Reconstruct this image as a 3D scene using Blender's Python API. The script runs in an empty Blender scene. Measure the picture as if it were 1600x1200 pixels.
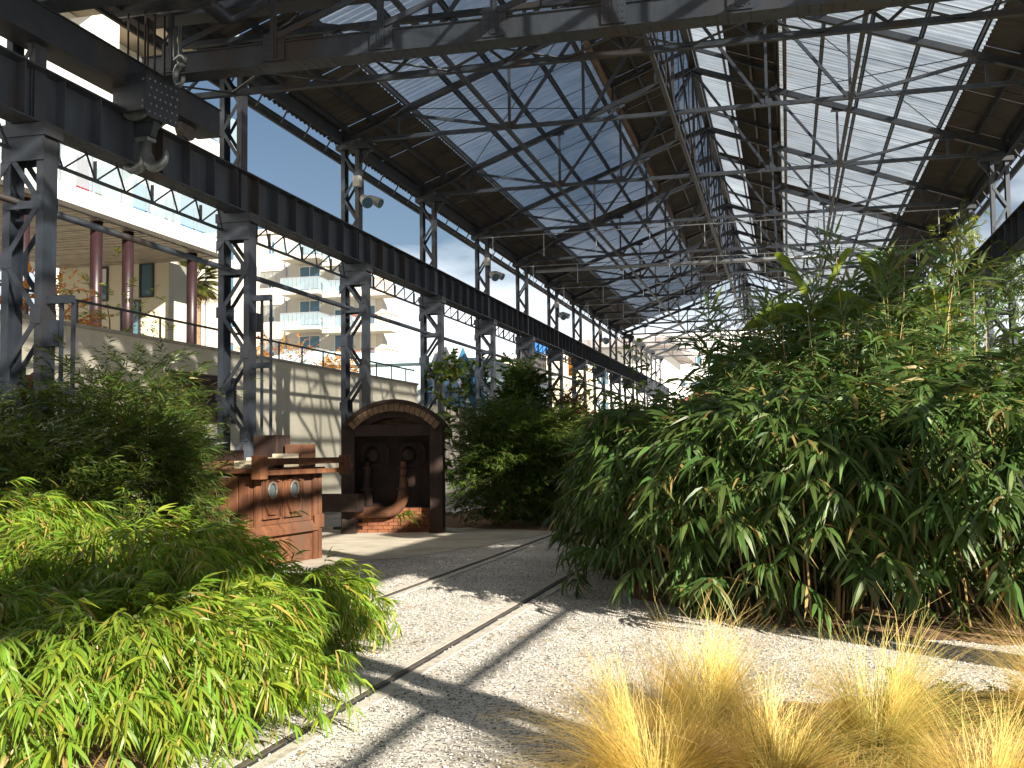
import bpy, math, random
import numpy as np
from mathutils import Vector, Matrix, Euler

random.seed(7)
rng = np.random.default_rng(11)
R_ = math.radians
scene = bpy.context.scene
COL = scene.collection

# ------------------------------------------------------------------ camera
cam_d = bpy.data.cameras.new('camera')
cam_d.sensor_width = 36.0
cam_d.lens = 36.0 * 1686.0 / 1600.0
cam_d.clip_start = 0.05
cam_d.clip_end = 3000.0
cam = bpy.data.objects.new('camera', cam_d)
COL.objects.link(cam)
_ya, _pi, _ro = R_(14.315), R_(3.596), R_(-0.673)
_F = Vector((-math.sin(_ya) * math.cos(_pi), math.cos(_ya) * math.cos(_pi), math.sin(_pi)))
_Rt = Vector((math.cos(_ya), math.sin(_ya), 0))
_Up = _Rt.cross(_F)
_R2 = _Rt * math.cos(_ro) + _Up * math.sin(_ro)
_U2 = -_Rt * math.sin(_ro) + _Up * math.cos(_ro)
_m = Matrix((_R2, _U2, -_F)).transposed().to_4x4()
_m.translation = Vector((0, 0, 1.55))
cam.matrix_world = _m
scene.camera = cam

# ------------------------------------------------------------------ light
SUN_EL = R_(23.8)
SUN_AZ = (0.766, -0.643)            # horizontal direction towards the sun
world = bpy.data.worlds.new('World')
scene.world = world
world.use_nodes = True
wn, wl = world.node_tree.nodes, world.node_tree.links
wn.clear()
w_out = wn.new('ShaderNodeOutputWorld')
w_bg = wn.new('ShaderNodeBackground')
w_sky = wn.new('ShaderNodeTexSky')
w_sky.sky_type = 'NISHITA'
w_sky.sun_disc = False
w_sky.sun_elevation = SUN_EL
w_sky.sun_rotation = math.atan2(SUN_AZ[0], SUN_AZ[1])
w_sky.air_density = 1.0
w_sky.dust_density = 0.2
w_sky.ozone_density = 2.2
w_tc = wn.new('ShaderNodeTexCoord')
w_map = wn.new('ShaderNodeMapping')
w_map.inputs['Scale'].default_value = (1.0, 1.0, 3.2)
w_no = wn.new('ShaderNodeTexNoise')
w_no.inputs['Scale'].default_value = 2.3
w_no.inputs['Detail'].default_value = 7.0
w_no.inputs['Roughness'].default_value = 0.55
w_rp = wn.new('ShaderNodeValToRGB')
w_rp.color_ramp.elements[0].position = 0.52
w_rp.color_ramp.elements[1].position = 0.78
w_mx = wn.new('ShaderNodeMixRGB')
w_mx.inputs['Color2'].default_value = (12.0, 12.3, 12.8, 1)
wl.new(w_tc.outputs['Generated'], w_map.inputs['Vector'])
wl.new(w_map.outputs['Vector'], w_no.inputs['Vector'])
w_sep = wn.new('ShaderNodeSeparateXYZ')
wl.new(w_tc.outputs['Generated'], w_sep.inputs['Vector'])
w_el = wn.new('ShaderNodeMapRange')           # more cloud towards the horizon, all round
w_el.inputs['From Min'].default_value = 0.05; w_el.inputs['From Max'].default_value = 0.24
w_el.inputs['To Min'].default_value = 0.26; w_el.inputs['To Max'].default_value = -0.05
wl.new(w_sep.outputs['Z'], w_el.inputs['Value'])
w_ad = wn.new('ShaderNodeMath'); w_ad.operation = 'ADD'
wl.new(w_no.outputs['Fac'], w_ad.inputs[0]); wl.new(w_el.outputs['Result'], w_ad.inputs[1])
w_gm = wn.new('ShaderNodeGamma'); w_gm.inputs['Gamma'].default_value = 1.0
wl.new(w_ad.outputs['Value'], w_rp.inputs['Fac'])
wl.new(w_rp.outputs['Color'], w_mx.inputs['Fac'])
w_hs = wn.new('ShaderNodeHueSaturation'); w_hs.inputs['Saturation'].default_value = 0.95; w_hs.inputs['Value'].default_value = 0.56
wl.new(w_sky.outputs['Color'], w_hs.inputs['Color'])
wl.new(w_hs.outputs['Color'], w_mx.inputs['Color1'])
wl.new(w_mx.outputs['Color'], w_bg.inputs['Color'])
w_bg.inputs['Strength'].default_value = 0.05
wl.new(w_bg.outputs['Background'], w_out.inputs['Surface'])

sun_d = bpy.data.lights.new('sun', 'SUN')
sun_d.energy = 5.0
sun_d.angle = R_(0.53)
sun_d.color = (1.0, 0.91, 0.76)
sun = bpy.data.objects.new('sun', sun_d)
COL.objects.link(sun)
_tr = Vector((-SUN_AZ[0] * math.cos(SUN_EL), -SUN_AZ[1] * math.cos(SUN_EL), -math.sin(SUN_EL)))
sun.rotation_euler = _tr.to_track_quat('-Z', 'Y').to_euler()
sun.location = (20, -20, 30)

scene.view_settings.view_transform = 'Standard'
scene.view_settings.look = 'None'
scene.view_settings.exposure = 1.5
scene.view_settings.gamma = 1.0
scene.render.engine = 'CYCLES'
scene.cycles.max_bounces = 7
scene.cycles.diffuse_bounces = 3
scene.cycles.transparent_max_bounces = 12
scene.cycles.use_denoising = True
scene.cycles.sample_clamp_indirect = 6.0

# ------------------------------------------------------------------ materials
def new_mat(name):
    m = bpy.data.materials.new(name)
    m.use_nodes = True
    nt = m.node_tree
    nt.nodes.clear()
    out = nt.nodes.new('ShaderNodeOutputMaterial')
    return m, nt.nodes, nt.links, out

def ramp(N, c0, c1, p0=0.3, p1=0.7):
    r = N.new('ShaderNodeValToRGB')
    r.color_ramp.elements[0].color = (*c0, 1)
    r.color_ramp.elements[1].color = (*c1, 1)
    r.color_ramp.elements[0].position = p0
    r.color_ramp.elements[1].position = p1
    return r

def surf(name, c0, c1, scale=6.0, rough=0.6, metal=0.0, bump=0.2, bscale=40.0, stretch=(1, 1, 1), third=None, spec=0.5, bdist=0.01, detail=6):
    """noise-mottled opaque surface in object space"""
    m, N, L, out = new_mat(name)
    tc = N.new('ShaderNodeTexCoord')
    mp = N.new('ShaderNodeMapping')
    mp.inputs['Scale'].default_value = stretch
    L.new(tc.outputs['Object'], mp.inputs['Vector'])
    no = N.new('ShaderNodeTexNoise')
    no.inputs['Scale'].default_value = scale
    no.inputs['Detail'].default_value = detail
    no.inputs['Roughness'].default_value = 0.62
    L.new(mp.outputs['Vector'], no.inputs['Vector'])
    rp = ramp(N, c0, c1)
    L.new(no.outputs['Fac'], rp.inputs['Fac'])
    col = rp.outputs['Color']
    if third:
        n3 = N.new('ShaderNodeTexNoise')
        n3.inputs['Scale'].default_value = scale * 0.31
        n3.inputs['Detail'].default_value = 8
        L.new(mp.outputs['Vector'], n3.inputs['Vector'])
        r3 = ramp(N, (0, 0, 0), (1, 1, 1), 0.52, 0.68)
        L.new(n3.outputs['Fac'], r3.inputs['Fac'])
        mx = N.new('ShaderNodeMixRGB')
        mx.inputs['Color2'].default_value = (*third, 1)
        L.new(r3.outputs['Color'], mx.inputs['Fac'])
        L.new(col, mx.inputs['Color1'])
        col = mx.outputs['Color']
    b = N.new('ShaderNodeBsdfPrincipled')
    b.inputs['Roughness'].default_value = rough
    b.inputs['Metallic'].default_value = metal
    b.inputs['Specular IOR Level'].default_value = spec
    L.new(col, b.inputs['Base Color'])
    if bump > 0:
        nb = N.new('ShaderNodeTexNoise')
        nb.inputs['Scale'].default_value = bscale
        nb.inputs['Detail'].default_value = 4
        L.new(mp.outputs['Vector'], nb.inputs['Vector'])
        bp = N.new('ShaderNodeBump')
        bp.inputs['Strength'].default_value = bump
        bp.inputs['Distance'].default_value = bdist
        L.new(nb.outputs['Fac'], bp.inputs['Height'])
        L.new(bp.outputs['Normal'], b.inputs['Normal'])
    L.new(b.outputs['BSDF'], out.inputs['Surface'])
    return m

def leaf_mat(name, rough=0.45, trans=0.35, spec=0.5):
    m, N, L, out = new_mat(name)
    at = N.new('ShaderNodeAttribute')
    at.attribute_name = 'tint'
    b = N.new('ShaderNodeBsdfPrincipled')
    b.inputs['Roughness'].default_value = rough
    b.inputs['Specular IOR Level'].default_value = spec
    L.new(at.outputs['Color'], b.inputs['Base Color'])
    t = N.new('ShaderNodeBsdfTranslucent')
    hs = N.new('ShaderNodeHueSaturation')
    hs.inputs['Hue'].default_value = 0.485
    hs.inputs['Saturation'].default_value = 1.1
    hs.inputs['Value'].default_value = 1.5
    L.new(at.outputs['Color'], hs.inputs['Color'])
    L.new(hs.outputs['Color'], t.inputs['Color'])
    mx = N.new('ShaderNodeMixShader')
    mx.inputs['Fac'].default_value = trans
    L.new(b.outputs['BSDF'], mx.inputs[1])
    L.new(t.outputs['BSDF'], mx.inputs[2])
    L.new(mx.outputs['Shader'], out.inputs['Surface'])
    return m

def glass_mat(name, col, fac=0.5, rough=0.05):
    """window glass: a dark tinted gloss with some see-through"""
    m, N, L, out = new_mat(name)
    b = N.new('ShaderNodeBsdfPrincipled')
    b.inputs['Base Color'].default_value = (*col, 1)
    b.inputs['Roughness'].default_value = rough
    b.inputs['Specular IOR Level'].default_value = 0.8
    t = N.new('ShaderNodeBsdfTransparent')
    t.inputs['Color'].default_value = (0.85, 0.92, 0.95, 1)
    mx = N.new('ShaderNodeMixShader')
    mx.inputs['Fac'].default_value = fac
    L.new(b.outputs['BSDF'], mx.inputs[1])
    L.new(t.outputs['BSDF'], mx.inputs[2])
    L.new(mx.outputs['Shader'], out.inputs['Surface'])
    return m

M = {}
M['steel'] = surf('grey_painted_steel', (0.030, 0.038, 0.052), (0.070, 0.083, 0.105), 3.5, 0.5, 0.0, 0.25, 30, (1, 1, 0.35), (0.062, 0.046, 0.038), 0.5, 0.004)
M['steel_dark'] = surf('dark_painted_steel', (0.020, 0.025, 0.034), (0.042, 0.049, 0.063), 4.0, 0.5, 0.0, 0.25, 30, (1, 1, 1), (0.06, 0.052, 0.047), 0.5, 0.004)
M['galv'] = surf('galvanised_steel', (0.32, 0.34, 0.37), (0.5, 0.52, 0.55), 9, 0.4, 0.5, 0.1, 60)
M['rust'] = surf('rusted_iron', (0.06, 0.026, 0.016), (0.22, 0.092, 0.045), 4.0, 0.85, 0.0, 0.7, 45, (1, 1, 0.4), (0.11, 0.06, 0.04), 0.2, 0.006)
M['rust_dark'] = surf('blackened_rusted_iron', (0.014, 0.009, 0.008), (0.045, 0.025, 0.02), 5.0, 0.75, 0.0, 0.5, 40, (1, 1, 0.6), (0.045, 0.022, 0.016), 0.3, 0.006)
M['rust_mid'] = surf('brown_rusted_iron', (0.05, 0.024, 0.016), (0.17, 0.075, 0.04), 4.0, 0.8, 0.0, 0.5, 45, (1, 1, 0.5), (0.08, 0.04, 0.026), 0.2, 0.006)
M['refractory'] = surf('refractory_brick', (0.11, 0.065, 0.04), (0.27, 0.175, 0.10), 8, 0.9, 0, 0.5, 30, bdist=0.01)
M['firebrick'] = surf('orange_brick', (0.10, 0.035, 0.018), (0.26, 0.095, 0.04), 9, 0.9, 0, 0.5, 40, bdist=0.008)
M['cream_block'] = surf('cream_block', (0.62, 0.53, 0.36), (0.8, 0.72, 0.55), 7, 0.9, 0, 0.3, 40)
M['iron_hook'] = surf('worn_hook_steel', (0.16, 0.18, 0.19), (0.34, 0.36, 0.36), 9, 0.35, 0.6, 0.15, 60)
M['wall'] = surf('cream_render', (0.66, 0.605, 0.48), (0.76, 0.70, 0.56), 1.6, 0.9, 0, 0.15, 90, (1, 1, 0.12), (0.60, 0.55, 0.43), 0.2)
M['white'] = surf('white_render', (0.76, 0.76, 0.73), (0.82, 0.81, 0.79), 0.6, 0.85, 0, 0.1, 50)
M['offwhite'] = surf('warm_off_white_render', (0.58, 0.53, 0.45), (0.66, 0.61, 0.52), 0.5, 0.85, 0, 0.1, 50, (1, 1, .25), (0.52, 0.475, 0.40))
M['cream'] = surf('pale_cream_render', (0.66, 0.60, 0.44), (0.72, 0.66, 0.5), 0.8, 0.85, 0, 0.1, 50)
M['soffit'] = surf('beige_soffit', (0.40, 0.30, 0.20), (0.46, 0.36, 0.25), 1.5, 0.8, 0, 0.1, 50)
M['slat_metal'] = surf('soffit_slats', (0.30, 0.26, 0.22), (0.48, 0.43, 0.37), 3, 0.4, 0.3, 0.0, 50)
M['purple'] = surf('plum_paint', (0.018, 0.008, 0.011), (0.032, 0.014, 0.017), 3, 0.4, 0, 0.05, 50)
M['darkframe'] = surf('dark_metal', (0.025, 0.024, 0.026), (0.05, 0.048, 0.05), 5, 0.5, 0, 0.1, 50)
M['brownmetal'] = surf('brown_louver', (0.06, 0.035, 0.028), (0.10, 0.06, 0.045), 6, 0.6, 0, 0.1, 50)
M['brownboard'] = surf('brown_board', (0.13, 0.08, 0.045), (0.24, 0.16, 0.095), 6, 0.8, 0, 0.3, 30, (1, 0.2, 1))
M['roof_opaque'] = surf('brown_grey_sheet', (0.075, 0.068, 0.064), (0.11, 0.10, 0.094), 1.5, 0.7, 0, 0.15, 30, (1, 1, 1), (0.066, 0.06, 0.056), 0.3)
M['concrete'] = surf('pale_concrete', (0.36, 0.32, 0.26), (0.5, 0.46, 0.38), 3, 0.9, 0, 0.3, 60, third=(0.32, 0.28, 0.22))
M['edging'] = surf('gritty_edging', (0.40, 0.375, 0.33), (0.64, 0.60, 0.54), 40, 0.9, 0, 0.8, 90, third=(0.34, 0.31, 0.26))
M['soil'] = surf('brown_soil', (0.12, 0.065, 0.035), (0.27, 0.16, 0.09), 7, 0.95, 0, 0.9, 26, bdist=0.03)
M['track_metal'] = surf('worn_rail_steel', (0.09, 0.075, 0.065), (0.17, 0.145, 0.125), 8, 0.55, 0.3, 0.3, 40)
M['lamp_body'] = surf('floodlight_grey', (0.42, 0.4, 0.37), (0.55, 0.53, 0.5), 12, 0.5, 0.1, 0.1, 50)
M['glass_sight'] = glass_mat('old_sight_glass', (0.09, 0.12, 0.13), 0.1, 0.15)
M['glass_blue'] = glass_mat('blue_window_glass', (0.10, 0.2, 0.28), 0.25)
M['glass_rail'] = glass_mat('balustrade_glass', (0.45, 0.55, 0.6), 0.6)
M['redrail'] = surf('red_brown_railing', (0.30, 0.07, 0.04), (0.4, 0.12, 0.07), 5, 0.6, 0, 0, 50)
M['skyblue'] = surf('pale_blue_metal_roof', (0.5, 0.66, 0.72), (0.58, 0.74, 0.8), 0.3, 0.5, 0, 0.05, 8)
M['bluepaint'] = surf('bright_blue_panel', (0.03, 0.16, 0.5), (0.05, 0.22, 0.6), 2, 0.5, 0, 0, 50)
M['greymetal'] = surf('grey_banner', (0.16, 0.15, 0.16), (0.42, 0.38, 0.38), 1.2, 0.7, 0, 0.1, 20, (1, 1, 0.3))
M['orange'] = surf('orange_sign_paint', (0.75, 0.22, 0.01), (0.85, 0.30, 0.02), 4, 0.5, 0, 0, 50)
M['redroof'] = surf('red_roof_tiles', (0.35, 0.09, 0.05), (0.48, 0.15, 0.09), 3, 0.8, 0, 0.1, 20)
M['cyancloth'] = surf('blue_cloth', (0.12, 0.33, 0.6), (0.2, 0.45, 0.72), 6, 0.8, 0, 0.1, 30)
M['redcloth'] = surf('crimson_cloth', (0.5, 0.02, 0.06), (0.6, 0.05, 0.1), 6, 0.8, 0, 0.1, 30)
M['palmtrunk'] = surf('palm_fibre', (0.16, 0.10, 0.06), (0.34, 0.23, 0.14), 12, 0.95, 0, 0.8, 25, bdist=0.03)
M['culm'] = surf('bamboo_cane', (0.28, 0.19, 0.07), (0.42, 0.30, 0.12), 5, 0.5, 0, 0.1, 30)
M['stem'] = surf('green_brown_stem', (0.10, 0.085, 0.035), (0.18, 0.15, 0.06), 5, 0.7, 0, 0.1, 30)
M['bark'] = surf('grey_brown_bark', (0.09, 0.065, 0.045), (0.16, 0.12, 0.09), 9, 0.9, 0, 0.5, 30)
M['leaf'] = leaf_mat('leaf', 0.42, 0.36, 0.45)
M['leaf_gloss'] = leaf_mat('glossy_leaf', 0.46, 0.28, 0.5)
M['straw'] = leaf_mat('straw_blade', 0.5, 0.4, 0.4)

def gravel_mat():
    m, N, L, out = new_mat('gravel')
    tc = N.new('ShaderNodeTexCoord')
    cols = []
    b = N.new('ShaderNodeBsdfPrincipled')
    b.inputs['Roughness'].default_value = 0.85
    vo = N.new('ShaderNodeTexVoronoi')
    vo.inputs['Scale'].default_value = 58.0
    L.new(tc.outputs['Object'], vo.inputs['Vector'])
    sep = N.new('ShaderNodeSeparateColor')
    L.new(vo.outputs['Color'], sep.inputs['Color'])
    rp = N.new('ShaderNodeValToRGB')
    e = rp.color_ramp.elements
    e[0].position = 0.0; e[0].color = (0.085, 0.082, 0.08, 1)
    e[1].position = 1.0; e[1].color = (0.78, 0.745, 0.69, 1)
    for p, c in ((0.13, (0.19, 0.185, 0.18)), (0.24, (0.46, 0.44, 0.41)), (0.7, (0.64, 0.61, 0.565))):
        k = e.new(p); k.color = (*c, 1)
    L.new(sep.outputs['Red'], rp.inputs['Fac'])
    no = N.new('ShaderNodeTexNoise')
    no.inputs['Scale'].default_value = 1.1
    no.inputs['Detail'].default_value = 6
    L.new(tc.outputs['Object'], no.inputs['Vector'])
    r2 = ramp(N, (0.72, 0.70, 0.68), (1.08, 1.06, 1.04), 0.3, 0.7)
    L.new(no.outputs['Fac'], r2.inputs['Fac'])
    mu = N.new('ShaderNodeMixRGB'); mu.blend_type = 'MULTIPLY'; mu.inputs['Fac'].default_value = 1
    L.new(rp.outputs['Color'], mu.inputs['Color1'])
    L.new(r2.outputs['Color'], mu.inputs['Color2'])
    L.new(mu.outputs['Color'], b.inputs['Base Color'])
    inv = N.new('ShaderNodeMath'); inv.operation = 'SUBTRACT'; inv.inputs[0].default_value = 1.0
    L.new(vo.outputs['Distance'], inv.inputs[1])
    bp = N.new('ShaderNodeBump')
    bp.inputs['Strength'].default_value = 0.5
    bp.inputs['Distance'].default_value = 0.010
    L.new(inv.outputs['Value'], bp.inputs['Height'])
    L.new(bp.outputs['Normal'], b.inputs['Normal'])
    L.new(b.outputs['BSDF'], out.inputs['Surface'])
    return m
M['gravel'] = gravel_mat()

def translucent_sheet():
    m, N, L, out = new_mat('translucent_sheet')
    tc = N.new('ShaderNodeTexCoord')
    no = N.new('ShaderNodeTexNoise')
    no.inputs['Scale'].default_value = 1.7
    no.inputs['Detail'].default_value = 7
    L.new(tc.outputs['Object'], no.inputs['Vector'])
    rp = ramp(N, (0.27, 0.315, 0.37), (0.37, 0.415, 0.47), 0.3, 0.7)
    L.new(no.outputs['Fac'], rp.inputs['Fac'])
    oi = N.new('ShaderNodeObjectInfo')
    mr = N.new('ShaderNodeMapRange'); mr.inputs['To Min'].default_value = .82; mr.inputs['To Max'].default_value = 1.12
    L.new(oi.outputs['Random'], mr.inputs['Value'])
    mp2 = N.new('ShaderNodeMapping'); mp2.inputs['Scale'].default_value = (.35, 5.0, .35)
    L.new(tc.outputs['Object'], mp2.inputs['Vector'])
    ns = N.new('ShaderNodeTexNoise'); ns.inputs['Scale'].default_value = 1.6; ns.inputs['Detail'].default_value = 5
    L.new(mp2.outputs['Vector'], ns.inputs['Vector'])
    rs = ramp(N, (.72, .71, .68), (1.08, 1.08, 1.08), .35, .6)
    L.new(ns.outputs['Fac'], rs.inputs['Fac'])
    mm = N.new('ShaderNodeMixRGB'); mm.blend_type = 'MULTIPLY'; mm.inputs['Fac'].default_value = 1
    L.new(rp.outputs['Color'], mm.inputs['Color1']); L.new(rs.outputs['Color'], mm.inputs['Color2'])
    mv = N.new('ShaderNodeMixRGB'); mv.blend_type = 'MULTIPLY'; mv.inputs['Fac'].default_value = 1
    L.new(mm.outputs['Color'], mv.inputs['Color1']); L.new(mr.outputs['Result'], mv.inputs['Color2'])
    t = N.new('ShaderNodeBsdfTranslucent')
    L.new(mv.outputs['Color'], t.inputs['Color'])
    tr = N.new('ShaderNodeBsdfTransparent')
    tr.inputs['Color'].default_value = (0.9, 0.94, 1.0, 1)
    gl = N.new('ShaderNodeBsdfDiffuse')
    gl.inputs['Color'].default_value = (0.6, 0.66, 0.72, 1)
    m1 = N.new('ShaderNodeMixShader'); m1.inputs['Fac'].default_value = 0.33
    L.new(t.outputs['BSDF'], m1.inputs[1]); L.new(tr.outputs['BSDF'], m1.inputs[2])
    m2 = N.new('ShaderNodeMixShader'); m2.inputs['Fac'].default_value = 0.08
    L.new(m1.outputs['Shader'], m2.inputs[1]); L.new(gl.outputs['BSDF'], m2.inputs[2])
    L.new(m2.outputs['Shader'], out.inputs['Surface'])
    return m
M['sheet'] = translucent_sheet()

# ------------------------------------------------------------------ mesh helpers
class MB:
    def __init__(self):
        self.v, self.f = [], []
    def box(self, x0, x1, y0, y1, z0, z1):
        n = len(self.v)
        self.v += [(x0, y0, z0), (x1, y0, z0), (x1, y1, z0), (x0, y1, z0), (x0, y0, z1), (x1, y0, z1), (x1, y1, z1), (x0, y1, z1)]
        self.f += [tuple(n + i for i in q) for q in ((0, 3, 2, 1), (4, 5, 6, 7), (0, 1, 5, 4), (1, 2, 6, 5), (2, 3, 7, 6), (3, 0, 4, 7))]
        return self
    def bar(self, p, q, w, h, up=(0, 0, 1)):
        """rectangular bar; w sideways, h along up"""
        p, q = Vector(p), Vector(q)
        d = (q - p).normalized()
        s = d.cross(Vector(up))
        if s.length < 1e-4:
            s = d.cross(Vector((0, 1, 0)))
        s.normalize()
        u = s.cross(d).normalized()
        n = len(self.v)
        for e in (p, q):
            for a, b in ((-1, -1), (1, -1), (1, 1), (-1, 1)):
                self.v.append(tuple(e + s * (a * w / 2) + u * (b * h / 2)))
        self.f += [tuple(n + i for i in k) for k in ((0, 1, 2, 3), (7, 6, 5, 4), (0, 4, 5, 1), (1, 5, 6, 2), (2, 6, 7, 3), (3, 7, 4, 0))]
        return self
    def angle(self, p, q, w, t=0.012, up=(0, 0, 1)):
        """tee / double-angle section made of a flange and a stem"""
        p, q = Vector(p), Vector(q)
        d = (q - p).normalized()
        s = d.cross(Vector(up)); s.normalize()
        u = s.cross(d).normalized()
        self.bar(p - u * w * .5, q - u * w * .5, w, t, up)
        self.bar(p + u * (t * .5 + .001), q + u * (t * .5 + .001), t * 1.6, w - t, up)
        return self
    def tube(self, pts, rad, n=8, caps=True):
        pts = [Vector(p) for p in pts]
        if not hasattr(rad, '__len__'):
            rad = [rad] * len(pts)
        base = len(self.v)
        ref = None
        for i, p in enumerate(pts):
            d = (pts[min(i + 1, len(pts) - 1)] - pts[max(i - 1, 0)]).normalized()
            if ref is None:
                ref = d.cross(Vector((0, 0, 1)))
                if ref.length < .05:
                    ref = d.cross(Vector((1, 0, 0)))
            a = (ref - d * ref.dot(d)).normalized()
            ref = a
            b = d.cross(a)
            for k in range(n):
                t = 2 * math.pi * k / n
                self.v.append(tuple(p + (a * math.cos(t) + b * math.sin(t)) * rad[i]))
        for i in range(len(pts) - 1):
            for k in range(n):
                k2 = (k + 1) % n
                self.f.append((base + i * n + k, base + i * n + k2, base + (i + 1) * n + k2, base + (i + 1) * n + k))
        if caps:
            self.f.append(tuple(base + k for k in reversed(range(n))))
            self.f.append(tuple(base + (len(pts) - 1) * n + k for k in range(n)))
        return self
    def prism(self, poly, axis, a0, a1):
        """extrude a 2-d polygon along axis ('x','y','z')"""
        n = len(self.v)
        k = len(poly)
        for a in (a0, a1):
            for u, w in poly:
                self.v.append({'x': (a, u, w), 'y': (u, a, w), 'z': (u, w, a)}[axis])
        self.f.append(tuple(n + i for i in reversed(range(k))))
        self.f.append(tuple(n + k + i for i in range(k)))
        for i in range(k):
            j = (i + 1) % k
            self.f.append((n + i, n + j, n + k + j, n + k + i))
        return self
    def dome(self, c, nrm, r, n=6):
        """a rivet head"""
        c, d = Vector(c), Vector(nrm).normalized()
        a = d.orthogonal().normalized(); b = d.cross(a)
        base = len(self.v)
        for rr, hh in ((1, 0), (.75, .5)):
            for k in range(n):
                t = 2 * math.pi * k / n
                self.v.append(tuple(c + (a * math.cos(t) + b * math.sin(t)) * r * rr + d * r * hh))
        self.v.append(tuple(c + d * r * .7))
        for k in range(n):
            k2 = (k + 1) % n
            self.f.append((base + k, base + k2, base + n + k2, base + n + k))
            self.f.append((base + n + k, base + n + k2, base + 2 * n))
        return self
    def mesh(self, name, mat, smooth=False):
        me = bpy.data.meshes.new(name)
        me.from_pydata(self.v, [], self.f)
        me.materials.append(M[mat] if isinstance(mat, str) else mat)
        if smooth:
            me.polygons.foreach_set('use_smooth', [True] * len(me.polygons))
        me.update()
        return me
    def build(self, name, mat, parent=None, smooth=False, loc=(0, 0, 0), bevel=0):
        o = bpy.data.objects.new(name, self.mesh(name, mat, smooth))
        COL.objects.link(o)
        o.location = loc
        o.parent = parent
        if bevel:
            md = o.modifiers.new('bevel', 'BEVEL')
            md.width = bevel; md.segments = 2; md.limit_method = 'ANGLE'
        return o

def tag(o, label=None, cat=None, group=None, kind=None):
    if label: o['label'] = label
    if cat: o['category'] = cat
    if group: o['group'] = group
    if kind: o['kind'] = kind
    return o
def thing(name, label, cat, loc=(0, 0, 0), rz=0, group=None):
    o = bpy.data.objects.new(name, None)
    o.empty_display_size = .2
    COL.objects.link(o)
    o.location = loc
    o.rotation_euler = (0, 0, rz)
    return tag(o, label, cat, group, 'thing')
def put(name, me, parent, loc=(0, 0, 0), rot=(0, 0, 0), scale=(1, 1, 1)):
    o = bpy.data.objects.new(name, me)
    COL.objects.link(o)
    o.parent = parent
    o.location = loc; o.rotation_euler = rot; o.scale = scale
    return o
def copy_tree(o, parent=None):
    c = o.copy()
    COL.objects.link(c)
    c.parent = parent
    for ch in list(o.children):
        copy_tree(ch, c)
    return c

# hall dimensions (metres); the hall runs along +Y
XL, XR = -8.96, 4.944
XC = (XL + XR) / 2
BAY, Y0 = 5.0, 10.888
N_FIRST, N_CLAD, N_LAST = -4, 10, 13
Z_TIE, Z_RIDGE = 8.10, 10.75
Z_BT, Z_BB = 6.18, 5.50                # crane beam top / bottom
ORD = ('', 'first', 'second', 'third', 'fourth', 'fifth', 'sixth', 'seventh', 'eighth', 'ninth', 'tenth', 'eleventh', 'twelfth', 'thirteenth')
def YB(n): return Y0 + n * BAY
def roof_z(dx):                        # rafter line at distance dx from the ridge
    return Z_RIDGE - (Z_RIDGE - 8.2) * abs(dx) / 6.95

# ------------------------------------------------------------------ ground
g = MB()
g.box(-900, 900, -300, 1500, -0.5, 0.0)
tag(g.build('ground', 'gravel'), 'pale grey granite gravel covering the hall floor', 'ground', kind='structure')

def sheet(name, poly, z, mat, label, cat, wob=0.05, n=8):
    pts = []
    for i in range(len(poly)):
        a, b = poly[i], poly[(i + 1) % len(poly)]
        for k in range(n):
            t = k / n
            pts.append((a[0] + (b[0] - a[0]) * t + random.uniform(-wob, wob), a[1] + (b[1] - a[1]) * t + random.uniform(-wob, wob)))
    m = MB(); m.prism(pts, 'z', z - 0.003, z)
    return tag(m.build(name, mat), label, cat, kind='structure')
sheet('concrete_pad', [(-11.4, 12.0), (-6.4, 13.9), (-5.5, 15.3), (-5.0, 17.0), (-4.5, 19.9), (-4.7, 22), (-11.4, 22)], 0.006, 'concrete', 'pale concrete pad in front of the furnace', 'pavement', 0.07)
sheet('planting_soil', [(-0.75, 2), (-0.75, 5.6), (-0.4, 6.6), (0.4, 7.1), (1.3, 7.45), (4.2, 7.9), (6, 8), (6, 2)], 0.012, 'soil', 'reddish brown soil bed around the straw grass', 'soil', 0.06)
sheet('bamboo_soil', [(-2.8, 15.5), (-1.6, 11.4), (-0.6, 10.1), (0.4, 9.4), (1.7, 9.2), (6, 9.3), (6, 40), (-2.8, 40)], 0.012, 'soil', 'dark soil bed beneath the tall bamboo', 'soil', 0.08)
sheet('bamboo_bed', [(-8.3, 3), (-3.2, 3), (-3.0, 6), (-3.7, 8.4), (-5.1, 9.6), (-5.6, 11.6), (-8.3, 12.6)], 0.012, 'soil', 'dark soil bed beneath the low bright bamboo', 'soil', 0.08)
sheet('hedge_soil', [(-8.3, 21.9), (-4.4, 20.6), (-3.9, 22), (-3.9, 48), (-8.3, 48)], 0.012, 'soil', 'dark soil bed beneath the hedge beside the furnace', 'soil', 0.08)

# rails let into the gravel
for i, x in enumerate((-4.28, -2.68)):
    t = thing('crane_track', 'flush steel rail between pale concrete edging strips, %s the rusty machine' % ('running past' if i == 0 else 'across the gravel from'), 'rail', (x, 0, 0))
    for s in (-1, 1):
        y = -6.0
        while y < 60:
            l = random.uniform(2.6, 3.4)
            m = MB()
            a, b = (0.055, 0.15 + random.uniform(-.012, .012)) if s > 0 else (-0.12 + random.uniform(-.01, .01), -0.035)
            m.box(a, b, y + .006, y + l - .006, -0.05, 0.010 + random.uniform(-.001, .002))
            m.build('edging_strip', 'edging', t)
            y += l
    m = MB().box(-0.03, 0.012, -6, 60, -0.05, 0.008)
    m.build('steel_rail', 'track_metal', t)
    m = MB().box(0.013, 0.054, -6, 60, -0.05, 0.003)
    m.build('flangeway', 'steel_dark', t)

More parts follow.
